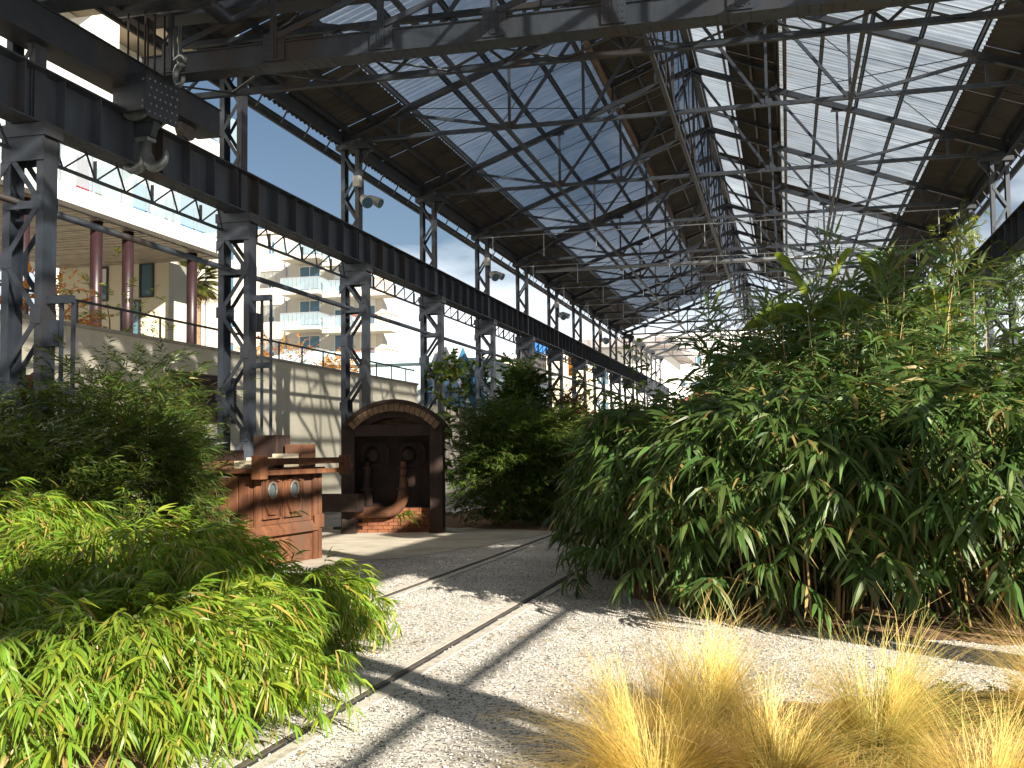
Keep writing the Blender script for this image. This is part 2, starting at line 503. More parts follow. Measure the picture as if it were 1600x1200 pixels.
# loose chippings over the gravel (uncountable)
def chippings():
    n = 52000
    ys = 4.3 + (15.5 - 4.3) * rng.random(n) ** 1.5
    xs = rng.uniform(-5.8, 3.2, n)
    ok = ~((xs > -0.5) & (ys < 6.4)) & ~((np.abs(xs + 4.28) < .03) | (np.abs(xs + 2.68) < .03))
    xs, ys = xs[ok], ys[ok]
    n = len(xs)
    r = rng.uniform(0.004, 0.0095, n)
    o = np.array([(1, 0, 0), (0, 1, 0), (-1, 0, 0), (0, -1, 0), (0, 0, .75), (0, 0, -.6)], float)
    a = rng.uniform(0, 6.28, n)
    V = np.repeat(o[None], n, 0) * (1 + rng.uniform(-.3, .3, (n, 6, 3)))
    x = V[:, :, 0] * np.cos(a)[:, None] - V[:, :, 1] * np.sin(a)[:, None]
    y = V[:, :, 0] * np.sin(a)[:, None] + V[:, :, 1] * np.cos(a)[:, None]
    V = np.stack([x, y, V[:, :, 2]], -1) * r[:, None, None]
    V += np.stack([xs, ys, r * .45], -1)[:, None]
    F = np.array([(0, 1, 4), (1, 2, 4), (2, 3, 4), (3, 0, 4), (1, 0, 5), (2, 1, 5), (3, 2, 5), (0, 3, 5)])
    F = (F[None] + (np.arange(n) * 6)[:, None, None]).reshape(-1, 3)
    me = np_mesh('loose_gravel', V.reshape(-1, 3), F)
    tone = rng.choice([0.11, 0.28, 0.5, 0.62, 0.72], n, p=[.13, .15, .24, .28, .2])
    c = np.stack([tone, tone * .97, tone * .93, np.ones(n)], -1)
    set_tint(me, np.repeat(c, 6, 0))
    m, N, L, out = new_mat('chipping_stone')
    at = N.new('ShaderNodeAttribute'); at.attribute_name = 'tint'
    b = N.new('ShaderNodeBsdfPrincipled'); b.inputs['Roughness'].default_value = .85
    L.new(at.outputs['Color'], b.inputs['Base Color']); L.new(b.outputs['BSDF'], out.inputs['Surface'])
    me.materials.append(m)
    ob = bpy.data.objects.new('gravel', me); COL.objects.link(ob)
    tag(ob, 'loose granite chippings strewn over the gravel path', 'gravel', kind='stuff')
def np_mesh(name, V, F):
    me = bpy.data.meshes.new(name)
    me.vertices.add(len(V)); me.vertices.foreach_set('co', np.asarray(V, np.float32).ravel())
    F = np.asarray(F, np.int32)
    k = F.shape[1]
    me.loops.add(F.size); me.loops.foreach_set('vertex_index', F.ravel())
    me.polygons.add(len(F)); me.polygons.foreach_set('loop_start', np.arange(0, F.size, k, dtype=np.int32))
    me.update(calc_edges=True)
    return me
def set_tint(me, C):
    a = me.attributes.new('tint', 'FLOAT_COLOR', 'POINT')
    a.data.foreach_set('color', np.asarray(C, np.float32).ravel())
chippings()

# ------------------------------------------------------------------ steel columns
def make_column(name, label, group):
    """local +x points into the hall, origin under the outer face"""
    t = thing(name, label, 'column', group=group)
    for x0, x1 in ((0.0, 0.10), (0.46, 0.56)):          # lower legs, channel shaped
        m = MB()
        m.box(x0, x1, -0.125, -0.113, 0.0, 5.32); m.box(x0, x1, 0.113, 0.125, 0.0, 5.32)
        if x0 < .2: m.box(x0, x0 + .014, -0.113, 0.113, 0.0, 5.32)
        else: m.box(x1 - .014, x1, -0.113, 0.113, 0.0, 5.32)
        m.build('leg', 'steel', t)
    zz = [5.20, 4.55, 3.87, 3.2, 2.53, 1.86, 1.19, 0.52]
    for i in range(len(zz) - 1):
        xa, xb = (0.07, 0.49) if i % 2 == 0 else (0.49, 0.07)
        for y in (-0.131, 0.131):
            m = MB().bar((xa, y, zz[i] - .04), (xb, y, zz[i + 1] + .04), 0.012, 0.065)
            m.build('lacing_bar', 'steel', t)
    for i, z in enumerate(zz[1:]):
        x = 0.5 if i % 2 == 0 else 0.06
        for y in (-0.139, 0.137):
          m = MB().box(x - .085 if x < .3 else x - .09, x + .09 if x < .3 else x + .058, y - .003, y + .005, z - .09, z + .09)
          m.build('gusset', 'steel', t)
    for z in (4.52, 0.1):
        for y in (-0.148, 0.142):
            MB().box(0.02, 0.54, y, y + .008, z - .045, z + .045).build('batten', 'steel', t)
    m = MB(); m.box(-.03, .60, -.17, .17, 5.34, 5.49); m.box(-.01, .57, -.15, -.127, 5.05, 5.338); m.box(-.01, .57, .127, .15, 5.05, 5.338)
    m.prism([(-.03, 5.05), (.13, 5.05), (-.03, 4.85)], 'y', -.145, -.13)
    m.build('cap_plate', 'steel', t)
    m = MB(); m.box(-.12, .68, -.26, .26, 0.0, 0.06); m.build('foot_plate', 'steel_dark', t)
    for x0, x1 in ((0.0, 0.085), (0.315, 0.40)):        # upper legs
        m = MB()
        m.box(x0, x1, -0.105, -0.093, 5.495, 8.0); m.box(x0, x1, 0.093, 0.105, 5.495, 8.0)
        if x0 < .2: m.box(x0, x0 + .012, -0.093, 0.093, 5.495, 8.0)
        else: m.box(x1 - .012, x1, -0.093, 0.093, 5.495, 8.0)
        m.build('upper_leg', 'steel', t)
    zz = [5.95, 6.42, 6.88, 7.34, 7.8]
    for i in range(4):
        xa, xb = (0.06, 0.35) if i % 2 == 0 else (0.35, 0.06)
        for y in (-0.111, 0.111):
            MB().bar((xa, y, zz[i]), (xb, y, zz[i + 1]), 0.010, 0.055).build('upper_lacing_bar', 'steel', t)
    m = MB(); m.box(-.10, .62, -.16, .16, 7.92, 8.02); m.prism([(.40, 7.92), (.62, 7.92), (.40, 7.62)], 'y', -.02, .02)
    m.build('truss_seat', 'steel_dark', t)
    return t

def flip_z(t, x, y, side):
    t.location = (x, y, 0)
    t.rotation_euler = (0, 0, 0 if side < 0 else math.pi)
colL = make_column('steel_column', 'grey lattice steel column carrying the crane beam in front of the cream wall', 'columns along the cream wall')
colR = copy_tree(colL)
tag(colR, 'grey lattice steel column standing behind the tall bamboo thicket', 'column', 'columns behind the bamboo thicket')
firstL = firstR = True
for n in range(N_FIRST, N_LAST + 1):
    if n >= -1:
        a = colL if firstL else copy_tree(colL); firstL = False
        flip_z(a, XL, YB(n), -1)
        if n >= 1:
            a['label'] = '%s grey lattice column beyond the crane bridge, on the furnace side' % ORD[n]
        elif n == 0:
            a['label'] = 'grey lattice column beside the pulley block, before the crane bridge'
    b = colR if firstR else copy_tree(colR); firstR = False
    flip_z(b, XR, YB(n), 1)
    if n >= 1:
        b['label'] = '%s grey lattice column beyond the crane bridge, on the bamboo thicket side' % ORD[n]
    else:
        b['label'] = '%s grey lattice column before the crane bridge, on the bamboo thicket side' % ORD[1 - n]

# ------------------------------------------------------------------ crane beams
def crane_beam(side):
    s = -side                                          # direction into the hall
    xo = XL if side < 0 else XR
    def X(d): return xo + s * d
    lab = ('long riveted grey plate girder on the columns beside the cream wall' if side < 0 else 'long riveted grey plate girder on the columns above the bamboo thicket')
    t = thing('crane_beam', lab, 'girder', (0, 0, 0))
    ya, yb = YB(N_FIRST) - 1, YB(N_LAST) + 1.5
    def bx(d0, d1, y0, y1, z0, z1):
        a, b = sorted((X(d0), X(d1)))
        return MB().box(a, b, y0, y1, z0, z1)
    for n in range(N_FIRST, N_LAST + 1):
        y0, y1 = (YB(n) if n > N_FIRST else ya), (YB(n + 1) - .003 if n < N_LAST else yb)
        bx(.335, .352, y0, y1, Z_BB + .022, Z_BT - .022).build('web_plate', 'steel', t)
        bx(.16, .51, y0, y1, Z_BT - .020, Z_BT).build('top_flange', 'steel', t)
        bx(.16, .51, y0, y1, Z_BB, Z_BB + .020).build('bottom_flange', 'steel', t)
        for k in range(7):
            y = YB(n) + .36 + k * BAY / 7
            m = MB()
            a, b = sorted((X(.353), X(.475))); m.box(a, b, y - .008, y + .008, Z_BB + .021, Z_BT - .021)
            a, b = sorted((X(.353), X(.365))); m.box(a, b, y + .009, y + .07, Z_BB + .021, Z_BT - .021)
            m.build('stiffener', 'steel', t)
        y = YB(n)
        bx(.353, .372, y - .13, y + .13, Z_BB + .021, Z_BT - .021).build('splice_plate', 'steel', t)
    bx(.30, .37, ya, yb, Z_BT + .001, Z_BT + .07).build('crane_rail', 'track_metal', t)
    # rivets where they can still be told apart
    m = MB()
    for n in range(-1, 4):
        y = YB(n)
        for dy in (-.09, -.04, .04, .09):
            for k in range(11):
                m.dome((X(.373), y + dy, Z_BB + .06 + k * .056), (s, 0, 0), .013, 5)
        for k in range(int(BAY / .11)):
            for d in (.20, .27, .42, .47):
                m.dome((X(d), y + .05 + k * .11, Z_BB - .0005), (0, 0, -1), .013, 5)
        for q in range(7):
            for k in range(6):
                m.dome((X(.366), y + .40 + q * BAY / 7, Z_BB + .07 + k * .105), (s, 0, 0), .011, 5)
    tag(m.build('rivet', 'steel_dark', t), kind='stuff')
    # light lattice hung below the beam between columns
    for n in range(-1, N_LAST):
        y0, y1 = YB(n) + .16, YB(n + 1) - .16
        zt, zb = Z_BB - .012, 5.22
        MB().bar((X(.10), y0, zb), (X(.10), y1, zb), .05, .035).build('lattice_chord', 'steel', t)
        k = 14
        m = MB()
        for i in range(k):
            ya_, yb_ = y0 + (y1 - y0) * i / k, y0 + (y1 - y0) * (i + 1) / k
            if i % 2 == 0: m.bar((X(.10), ya_, zb), (X(.20), yb_, zt), .022, .022)
            else: m.bar((X(.20), ya_, zt), (X(.10), yb_, zb), .022, .022)
        for i in range(0, k, 4):
            yy = y0 + (y1 - y0) * i / k
            m.bar((X(.09), yy, zb), (X(.09), yy, zt), .05, .012)
        m.build('lattice_web', 'steel', t)
    return t
crane_beam(-1)
crane_beam(1)
# tube rail at mid height of the columns
for side, lab in ((-1, 'round grey tube rail linking the columns at mid height before the cream wall'), (1, 'round grey tube rail linking the columns behind the bamboo thicket')):
    x = XL + .19 if side < 0 else XR - .19
    zr = 4.57 if side < 0 else 3.97
    m = MB().tube([(x, YB(-1) if side < 0 else YB(N_FIRST), zr), (x, YB(N_LAST), zr)], .045, 10)
    tag(m.build('tube_rail', 'steel', None, True), lab, 'rail')

# ------------------------------------------------------------------ roof trusses
def make_truss():
    t = thing('roof_truss', 'grey steel roof truss beneath the corrugated roof sheets', 'truss', group='trusses under the roof')
    H = 6.95
    for s in (-1, 1):
        m = MB().angle((s * H, 0, 8.2), (0, 0, Z_RIDGE), .13, .014)
        m.build('rafter', 'steel_dark', t)
        m = MB().bar((s * 2.35, 0, roof_z(2.35) + .46), (s * .02, 0, Z_RIDGE + .5), .07, .09)
        m.build('lantern_rafter', 'steel_dark', t)
        for x in (1.95, .9):
            MB().bar((s * x, 0, roof_z(x) + .07), (s * x, 0, roof_z(x) + .45), .05, .05).build('lantern_post', 'steel_dark', t)
        for x in (1.78, 3.31, 5.7):
            MB().bar((s * x, 0, Z_TIE + .04), (s * x, 0, roof_z(x) - .06), .055, .045, (0, 1, 0)).build('hanger', 'steel', t)
        for (xa, za), (xb, zb) in (((5.65, roof_z(5.65) - .06), (3.4, Z_TIE + .06)), ((3.25, Z_TIE + .06), (1.85, roof_z(1.85) - .06)), ((1.72, Z_TIE + .06), (.06, Z_RIDGE - .14))):
            m = MB()
            for y in (-.022, .022): m.bar((s * xa, y, za), (s * xb, y, zb), .012, .06)
            m.build('web_bar', 'steel', t)
        for x, z in ((3.31, Z_TIE + .05), (1.78, Z_TIE + .05), (3.31, roof_z(3.31) - .1), (1.78, roof_z(1.78) - .1), (5.7, roof_z(5.7) - .1)):
            MB().prism([(s * x - .15, z - .05), (s * x + .15, z - .05), (s * x + .09, z + .1), (s * x - .09, z + .1)], 'y', -.008, .008).build('gusset', 'steel', t)
        MB().prism([(s * H, 8.03), (s * (H - .75), 8.03), (s * (H - .1), 8.16)] if s < 0 else [(s * H, 8.03), (s * (H - .1), 8.16), (s * (H - .75), 8.03)], 'y', -.09, .09).build('heel_plate', 'steel_dark', t)
    MB().bar((0, 0, Z_TIE + .04), (0, 0, Z_RIDGE - .1), .06, .06).build('king_post', 'steel', t)
    m = MB(); m.bar((-H + .02, 0, Z_TIE), (H - .02, 0, Z_TIE), .085, .014); m.bar((-H + .02, 0, Z_TIE + .045), (H - .02, 0, Z_TIE + .045), .02, .07)
    m.build('tie', 'steel', t)
    MB().prism([(-.22, Z_RIDGE - .2), (.22, Z_RIDGE - .2), (.16, Z_RIDGE + .02), (-.16, Z_RIDGE + .02)], 'y', -.009, .009).build('ridge_plate', 'steel_dark', t)
    return t
tr0 = make_truss()
for n in range(N_FIRST, N_LAST + 1):
    a = tr0 if n == N_FIRST else copy_tree(tr0)
    a.location = (XC, YB(n), 0)
    if n >= 1:
        a['label'] = '%s grey roof truss beyond the crane bridge%s' % (ORD[n], ', bare to the sky' if n > N_CLAD else '')
    else:
        a['label'] = 'grey roof truss, %s before the crane bridge' % ORD[1 - n]

# longitudinal steel of the roof
rf = thing('roof_bracing', 'long grey purlins and bracing rods tying the roof trusses together', 'roof bracing')
ya, yb, yc = YB(N_FIRST) - .6, YB(N_CLAD) + .4, YB(N_LAST)
for s in (-1, 1):
    for d in (6.85, 6.3, 5.55, 4.62, 3.75, 2.9, 2.15):
        z = roof_z(d) + .125
        m = MB(); m.bar((XC + s * d, ya, z), (XC + s * d, yb, z), .045, .10); m.bar((XC + s * d, ya, z + .056), (XC + s * d, yb, z + .056), .085, .012)
        m.build('purlin', 'steel_dark', rf)
    for d in (1.95, 1.35, .72):
        z = roof_z(d) + .565
        MB().bar((XC + s * d, ya, z), (XC + s * d, yb, z), .05, .09).build('purlin', 'steel_dark', rf)
    for d in (3.31,):
        MB().bar((XC + s * d, ya, Z_TIE - .05), (XC + s * d, yc, Z_TIE - .05), .07, .07).build('tie_rail', 'steel', rf)
MB().bar((XC, ya, Z_TIE - .05), (XC, yc, Z_TIE - .05), .075, .075).build('tie_rail', 'steel', rf)
MB().bar((XC, ya, Z_RIDGE + .09), (XC, yc, Z_RIDGE + .09), .16, .12).build('ridge_beam', 'steel_dark', rf)
MB().bar((XC, ya, Z_RIDGE + .58), (XC, yb, Z_RIDGE + .58), .1, .09).build('ridge_purlin', 'steel_dark', rf)
for n in range(N_FIRST, N_LAST):
    y0, y1 = YB(n), YB(n + 1)
    for (za, zb) in ((Z_TIE, Z_RIDGE - .1), (Z_RIDGE - .1, Z_TIE)):
        MB().bar((XC + (.02 if za > zb else -.02), y0, za), (XC + (.02 if za > zb else -.02), y1, zb), .04, .04).build('ridge_brace', 'steel', rf)
    for k in (1, 2, 3):
        yy = y0 + BAY * k / 4
        f = abs(1 - 2 * k / 4)
        MB().tube([(XC, yy, Z_TIE), (XC, yy, Z_RIDGE)], .011, 5).build('drop_rod', 'steel', rf)
    if n < N_CLAD:
        for s in (-1, 1):
            for k in (1, 2):
                yy = y0 + BAY * k / 3
                MB().tube([(XC + s * 6.6, yy, roof_z(6.6) + .07), (XC + s * 2.1, yy, roof_z(2.1) + .07)], .009, 5).build('sag_rod', 'steel_dark', rf)
            if n % 2 == 0:
                for (da, db) in ((5.6, 2.2), (2.2, 5.6)):
                    MB().tube([(XC + s * da, y0, roof_z(da) + .03), (XC + s * db, y1, roof_z(db) + .03)], .011, 5).build('wind_brace', 'steel_dark', rf)

# ------------------------------------------------------------------ roof covering
def corrugated(w, x0, x1, amp, per, z0, z1, mat, name, seg=4):
    """sheet in local coords: runs from (x0,z0) to (x1,z1), width w along y"""
    n = int(round(w / per * seg))
    V, F = [], []
    for j in range(3):
        t = j / 2
        for i in range(n + 1):
            y = w * i / n
            V.append((x0 + (x1 - x0) * t, y, z0 + (z1 - z0) * t + amp * math.sin(2 * math.pi * y / per)))
    for j in range(2):
        for i in range(n):
            a = j * (n + 1) + i
            F.append((a, a + 1, a + n + 2, a + n + 1))
    me = bpy.data.meshes.new(name)
    me.from_pydata(V, [], F)
    me.polygons.foreach_set('use_smooth', [True] * len(F))
    me.materials.append(M[mat])
    return me
roof = thing('roof_covering', 'corrugated roof sheets, translucent pale blue between dark brown strips', 'roof')
SW = 2.5
strips = [  # d from ridge: lower, upper, lift, material, part name
    (7.35, 5.68, .205, 'roof_opaque', 'opaque_sheet'),
    (5.76, 1.99, .232, 'sheet', 'translucent_sheet'),
    (2.22, .80, .65, 'roof_opaque', 'opaque_sheet'),
    (.86, .03, .675, 'sheet', 'translucent_sheet')]
FIRE = (5, 9, 1, -3)                     # bays whose first strip is opaque
for d0, d1, lift, mat, nm in strips:
    for s in (-1, 1):
        me = corrugated(SW - .004, s * d0, s * d1, .022, .19, roof_z(d0) + lift, roof_z(d1) + lift, mat, nm)
        me_s = corrugated(SW - .86, s * d0, s * d1, .022, .19, roof_z(d0) + lift, roof_z(d1) + lift, mat, nm)
        me_f = corrugated(.85, s * d0, s * d1, .022, .19, roof_z(d0) + lift, roof_z(d1) + lift, 'roof_opaque', 'opaque_sheet')
        for n in range(N_FIRST, N_CLAD):
            for k in range(2):
                y = YB(n) + k * SW
                if s > 0 and n == -2 and d0 > 7:
                    continue                                    # eaves sheets left off this unseen bay so sun reaches the rusty machine
                if n in FIRE[:2] and k == 0 and mat == 'sheet':
                    put('opaque_sheet', me_f, roof, (XC, y, 0))
                    put(nm, me_s, roof, (XC, y + .856, 0))
                else:
                    put(nm, me, roof, (XC, y, 0))
for s in (-1, 1):
    MB().box(*sorted((XC + s * 2.0, XC + s * 2.035)), YB(N_FIRST), YB(N_CLAD), roof_z(2.0) + .20, roof_z(2.0) + .62).build('lantern_fascia', 'brownboard', roof)
    x = XC + s * 7.3
    MB().tube([(x, YB(N_FIRST), 7.97), (x, YB(N_CLAD), 7.97)], .075, 8).build('gutter', 'steel_dark', roof, True)
    MB().bar((XC + s * 6.98, YB(N_FIRST), 8.2), (XC + s * 6.98, YB(N_LAST), 8.2), .10, .2).build('eaves_beam', 'steel_dark', roof)
    # light truss ladder under the eaves
    m = MB()
    m.bar((XC + s * 7.15, YB(N_FIRST), 7.78), (XC + s * 7.15, YB(N_LAST), 7.78), .05, .05)
    m.build('eaves_rail', 'steel_dark', roof)
    for n in range(N_FIRST, N_LAST):
        for k in range(5):
            yy = YB(n) + .5 + k
            MB().bar((XC + s * 6.98, yy, 8.09), (XC + s * 7.15, yy, 7.80), .025, .025).build('eaves_bracket', 'steel_dark', roof)

# ------------------------------------------------------------------ travelling crane
cr = thing('travelling_crane', 'dark grey riveted travelling crane bridge spanning between the crane beams', 'crane')
xa, xb = XL + .15, XR - .15
def chord(name, y0, y1, z0, z1, mat='steel_dark'):
    m = MB()
    m.box(xa, xb, y0, y0 + .016, z0 + .018, z1 - .018); m.box(xa, xb, y1 - .016, y1, z0 + .018, z1 - .018)
    m.box(xa, xb, y0 - .03, y1 + .03, z0, z0 + .016); m.box(xa, xb, y0 - .03, y1 + .03, z1 - .016, z1)
    return m.build(name, mat, cr)
for ym, tn in ((13.34, 0), (10.72, 1)):
    chord('bottom_chord', ym, ym + .30, 6.93, 7.24, 'steel')
    chord('top_chord', ym, ym + .30, 7.78, 7.96)
    k = 8
    xs = [xa + .5 + (xb - xa - 1.0) * i / k for i in range(k + 1)]
    for i, x in enumerate(xs):
        m = MB(); m.box(x - .05, x + .05, ym - .045, ym - .032, 7.00, 7.9); m.box(x - .012, x + .012, ym - .06, ym - .046, 7.0, 7.9)
        m.build('web_post', 'steel', cr)
        m = MB().box(x - .16, x + .16, ym - .031, ym - .019, 6.97, 7.35); m.build('gusset', 'steel', cr)
        if i < k:
            x2 = xs[i + 1]
            a, b = ((x + .06, 7.3), (x2 - .06, 7.8)) if i < k / 2 else ((x + .06, 7.8), (x2 - .06, 7.3))
            MB().bar((a[0], ym - .05, a[1]), (b[0], ym - .05, b[1]), .03, .08).build('web_diagonal', 'steel', cr)
    m = MB()
    for i in range(int((xb - xa) / .14)):
        x = xa + .1 + i * .14
        for y in (ym + .03, ym + .12, ym + .2, ym + .27):
            if (i % 8) < 5 or y < ym + .1: m.dome((x, y, 6.9295), (0, 0, -1), .015, 5)
    for x in xs:
        for dx in (-.12, -.06, .06, .12):
            for k2 in range(4): m.dome((x + dx, ym - .032, 7.03 + k2 * .085), (0, -1, 0), .014, 5)
    tag(m.build('rivet', 'steel_dark', cr), kind='stuff')
# light outrigger truss and its horizontal bracing
MB().angle((xa, 14.42, 7.0), (xb, 14.42, 7.0), .09, .012).build('outrigger_chord', 'steel', cr)
MB().bar((xa, 14.42, 7.8), (xb, 14.42, 7.8), .08, .08).build('outrigger_chord', 'steel_dark', cr)
k = 16
for i in range(k):
    x0, x1 = xa + (xb - xa) * i / k, xa + (xb - xa) * (i + 1) / k
    a, b = (13.7, 14.40) if i % 2 == 0 else (14.40, 13.7)
    MB().bar((x0, a, 6.985), (x1, b, 6.985), .05, .014).build('bracing_bar', 'steel', cr)
    a, b = (7.03, 7.76) if i % 2 == 0 else (7.76, 7.03)
    MB().bar((x0, 14.42, a), (x1, 14.42, b), .04, .04).build('bracing_bar', 'steel_dark', cr)
for s, x in ((1, XL + .335), (-1, XR - .335)):
    m = MB()
    m.box(x - .17, x - .15, 9.2, 14.9, 6.50, 6.90); m.box(x + .15, x + .17, 9.2, 14.9, 6.50, 6.90)
    m.box(x - .2, x + .2, 9.2, 14.9, 6.485, 6.499); m.box(x - .2, x + .2, 9.2, 14.9, 6.901, 6.92)
    e = m.build('end_carriage', 'steel_dark', cr)
    for y in (9.9, 14.2):
        MB().tube([(x - .06, y, 6.47), (x + .06, y, 6.47)], .215, 20).build('wheel', 'track_metal', e)
# trolley above the girders
m = MB(); 
for x in (-8.7, -7.5): m.box(x, x + .14, 11.05, 13.3, 7.55, 7.7)
for y in (12.2, 12.95): m.box(-8.55, -7.5, y, y + .1, 7.701, 7.82)
m.build('trolley_frame', 'steel_dark', cr)
MB().tube([(-8.7, 12.6, 7.72), (-7.3, 12.6, 7.72)], .2, 16).build('rope_drum', 'steel_dark', cr, True)

# ------------------------------------------------------------------ hook block
hb = thing('crane_hook_block', 'dark riveted pulley block with a double hook below the crane bridge', 'hook block', (-8.35, 12.75, 0), R_(-6))
m = MB()
for y in (-.33, .31): m.box(-.26, .26, y, y + .02, 6.13, 6.62)
m.box(-.28, -.26, -.33, .33, 6.13, 6.62); m.box(.26, .28, -.33, .33, 6.05, 6.62)
m.box(-.28, .28, -.33, .33, 6.621, 6.64)
m.build('casing', 'steel_dark', hb, bevel=.012)
m = MB()
for i in range(6):
    for k in range(5):
        m.dome((.2805, -.27 + i * .108 + (k % 2) * .03, 6.12 + k * .11), (1, 0, 0), .016, 6)
for x in (-.22, .22):
    for z in (6.18, 6.26, 6.55): m.dome((x, -.3305, z), (0, -1, 0), .02, 6)
tag(m.build('rivet', 'iron_hook', hb), kind='stuff')
for y in (-.2, 0.0, .2):
    m = MB().tube([(0, y - .025, 6.30), (0, y + .025, 6.30)], .255, 28); p = m.build('pulley', 'iron_hook', hb)
m = MB().prism([(-.2, 6.08), (.2, 6.08), (.13, 5.86), (-.13, 5.86)], 'y', -.06, .06)
m.build('crosshead', 'steel_dark', hb, bevel=.01)
m = MB(); m.box(-.11, .11, -.09, .09, 5.80, 5.858); m.build('hook_nut', 'iron_hook', hb, bevel=.01)
for s in (-1, 1):
    pts, rad = [(0, 0, 5.8), (0, 0, 5.66), (s * .03, 0, 5.58)], [.075, .08, .085]
    for i in range(11):
        a = math.pi * (1.15 - 0) + s * 0
        th = R_(215 + i * 17.5)
        pts.append((s * (.185 + .15 * math.cos(th)), 0, 5.60 + .15 * math.sin(th)))
        rad.append(.086 - .0042 * i * (1 + i * .04))
    m = MB().tube(pts, rad, 12)
    m.build('hook', 'iron_hook', hb, True)
for x in (-.14, .14):
    for y in (-.2, 0, .2):
        MB().tube([(x, y, 6.5), (x, y, 7.62)], .014, 6).build('rope', 'rust_dark', hb)
sh = thing('small_crane_hook', 'small worn steel hook hanging on a forked link beside the pulley block', 'hook', (-7.9, 12.85, 0), R_(-25))
for s in (-1, 1):
    m = MB().tube([(s * .06 - .06, 0, 7.4), (s * .06 - .06, 0, 7.02), (s * .06 - .03, 0, 6.94)], .027, 8); m.build('link_bar', 'iron_hook', sh, True)
m = MB().tube([(-.12, 0, 6.95), (.0, .0, 6.99), (.08, 0, 6.98), (.13, 0, 6.93), (.1, 0, 6.88)], [.03, .034, .034, .032, .02], 10)
m.build('eye', 'iron_hook', sh, True)
pts, rad = [], []
for i in range(16):
    th = R_(70 + i * 18.5)
    pts.append((-.0 + .10 * math.cos(th), 0, 6.72 + .14 * math.sin(th))); rad.append(.05 - .0016 * i)
m = MB().tube([(-.02, 0, 6.94)] + pts, [.035] + rad, 12)
m.build('hook', 'iron_hook', sh, True)

# ------------------------------------------------------------------ lamps, pipes and rods on the structure
def floodlight(n, lab):
    t = thing('floodlight', lab, 'floodlight', (XL + .40, YB(n), 6.75))
    m = MB(); m.box(.0, .05, -.06, .06, .0, .55); m.build('bracket', 'steel', t)
    MB().box(-.09, .07, -.23, -.11, .35, .58).build('ballast_box', 'lamp_body', t, bevel=.01)
    for (a, b, r) in (((.10, -.12, .12), (.32, -.42, -.06), .115), ((.12, .10, .18), (.42, .06, .02), .10)):
        a, b = Vector(a), Vector(b)
        d = (b - a)
        m = MB().tube([a, a + d * .2, a + d * .75, b], [r * .5, r * .8, r, r * 1.08], 14)
        h = m.build('lamp_housing', 'lamp_body', t, True)
        MB().tube([b + d * .01, b + d * .03], r * .98, 14).build('lens', 'glass_blue', h)
    return t
for n, lab in ((2, 'pair of grey floodlights on the second column past the crane bridge'), (4, 'pair of grey floodlights on the fourth column past the crane bridge'), (6, 'pair of grey floodlights on the sixth column past the crane bridge'), (8, 'pair of grey floodlights on the eighth column past the crane bridge'), (10, 'pair of grey floodlights on the tenth column past the crane bridge')):
    floodlight(n, lab)
t = thing('cross_pipe', 'round grey pipe crossing the hall below the sixth roof truss', 'pipe')
MB().tube([(XL + .4, 37.2, 7.97), (XR - .4, 37.2, 7.95)], .07, 10).build('pipe_run', 'galv', t, True)
for x in (-7, -3, 1):
    MB().bar((x, 37.2, 8.0), (x, 36.0, 8.1), .03, .03).build('pipe_hanger', 'steel', t)
for i, n in enumerate((4, 5, 6, 7, 8)):
    t = thing('misting_pipe', 'thin pale misting pipe with drop nozzles before the %s roof truss past the crane' % ORD[n], 'pipe', group='misting pipes under the roof')
    y, z = YB(n) - 1.7, 7.62
    MB().tube([(XL + .6, y, z), (XR - .6, y, z)], .014, 6).build('pipe_run', 'galv', t)
    for k in range(9):
        x = XL + 1.0 + k * 1.48
        MB().tube([(x, y, z), (x, y, z - .62)], .010, 5).build('drop_nozzle', 'galv', t)
    for x in (XL + .6, XC, XR - .6):
        MB().tube([(x, y, z), (x, YB(n), 8.07)], .008, 5).build('hanger_rod', 'steel', t)
# service frames beside two columns
for n, lab, zt in ((1, 'narrow grey service frame fixed to the column by the louvre', 4.1), (0, 'narrow grey service post fixed to the column by the pulley block', 3.4)):
    t = thing('service_frame', lab, 'frame', (XL + .60, YB(n) + .05, 0))
    for x in (.10, .26): MB().box(x - .018, x + .018, -.02, .02, 0.0, zt).build('post', 'steel', t)
    for z in (zt - .05, zt - 1.15): MB().box(-.06, .30, -.10, -.021, z, z + .09).build('cross_piece', 'steel', t)
    MB().box(-.05, .06, -.09, .05, zt - .55, zt - .25).build('junction_box', 'steel', t)

# ------------------------------------------------------------------ arched furnace
fu = thing('arched_furnace', 'blackened iron furnace with an arched brick-lined top and two pipes', 'furnace', (-7.44, 19.7, 0), R_(14))
fu.scale = (.92, .9, .975)
for x0, x1 in ((-1.06, -.79), (.79, 1.06)):
    m = MB(); m.box(x0, x1, 0, .30, 0, 2.18); m.box(x0 - .02, x1 + .02, -.02, .32, 0, .1)
    m.build('pillar', 'rust_dark', fu, bevel=.008)
for x0, x1 in ((-1.06, -1.0), (1.0, 1.06)):
    MB().box(x0, x1, .302, .8, 0, 2.18).build('side_plate', 'rust_dark', fu)
MB().box(-.788, .788, .0, .26, 1.93, 2.16).build('lintel', 'rust_dark', fu, bevel=.006)
MB().box(-.99, .99, .5, .56, .5, 2.12).build('back_plate', 'rust_dark', fu)
def arch_poly(R, t, half, zc, xc=.05, n=22):
    out = [(xc + R * math.sin(a), zc + R * math.cos(a)) for a in np.linspace(-half, half, n)]
    inn = [(xc + (R - t) * math.sin(a), zc + (R - t) * math.cos(a)) for a in np.linspace(half, -half, n)]
    return out + inn
R1, zc = 1.43, 1.23
MB().prism(list(reversed(arch_poly(R1, .075, R_(50), zc))), 'y', -.12, .8).build('arch_shell', 'rust_dark', fu)
nb = 18                                                # arch bricks one by one
al = fu
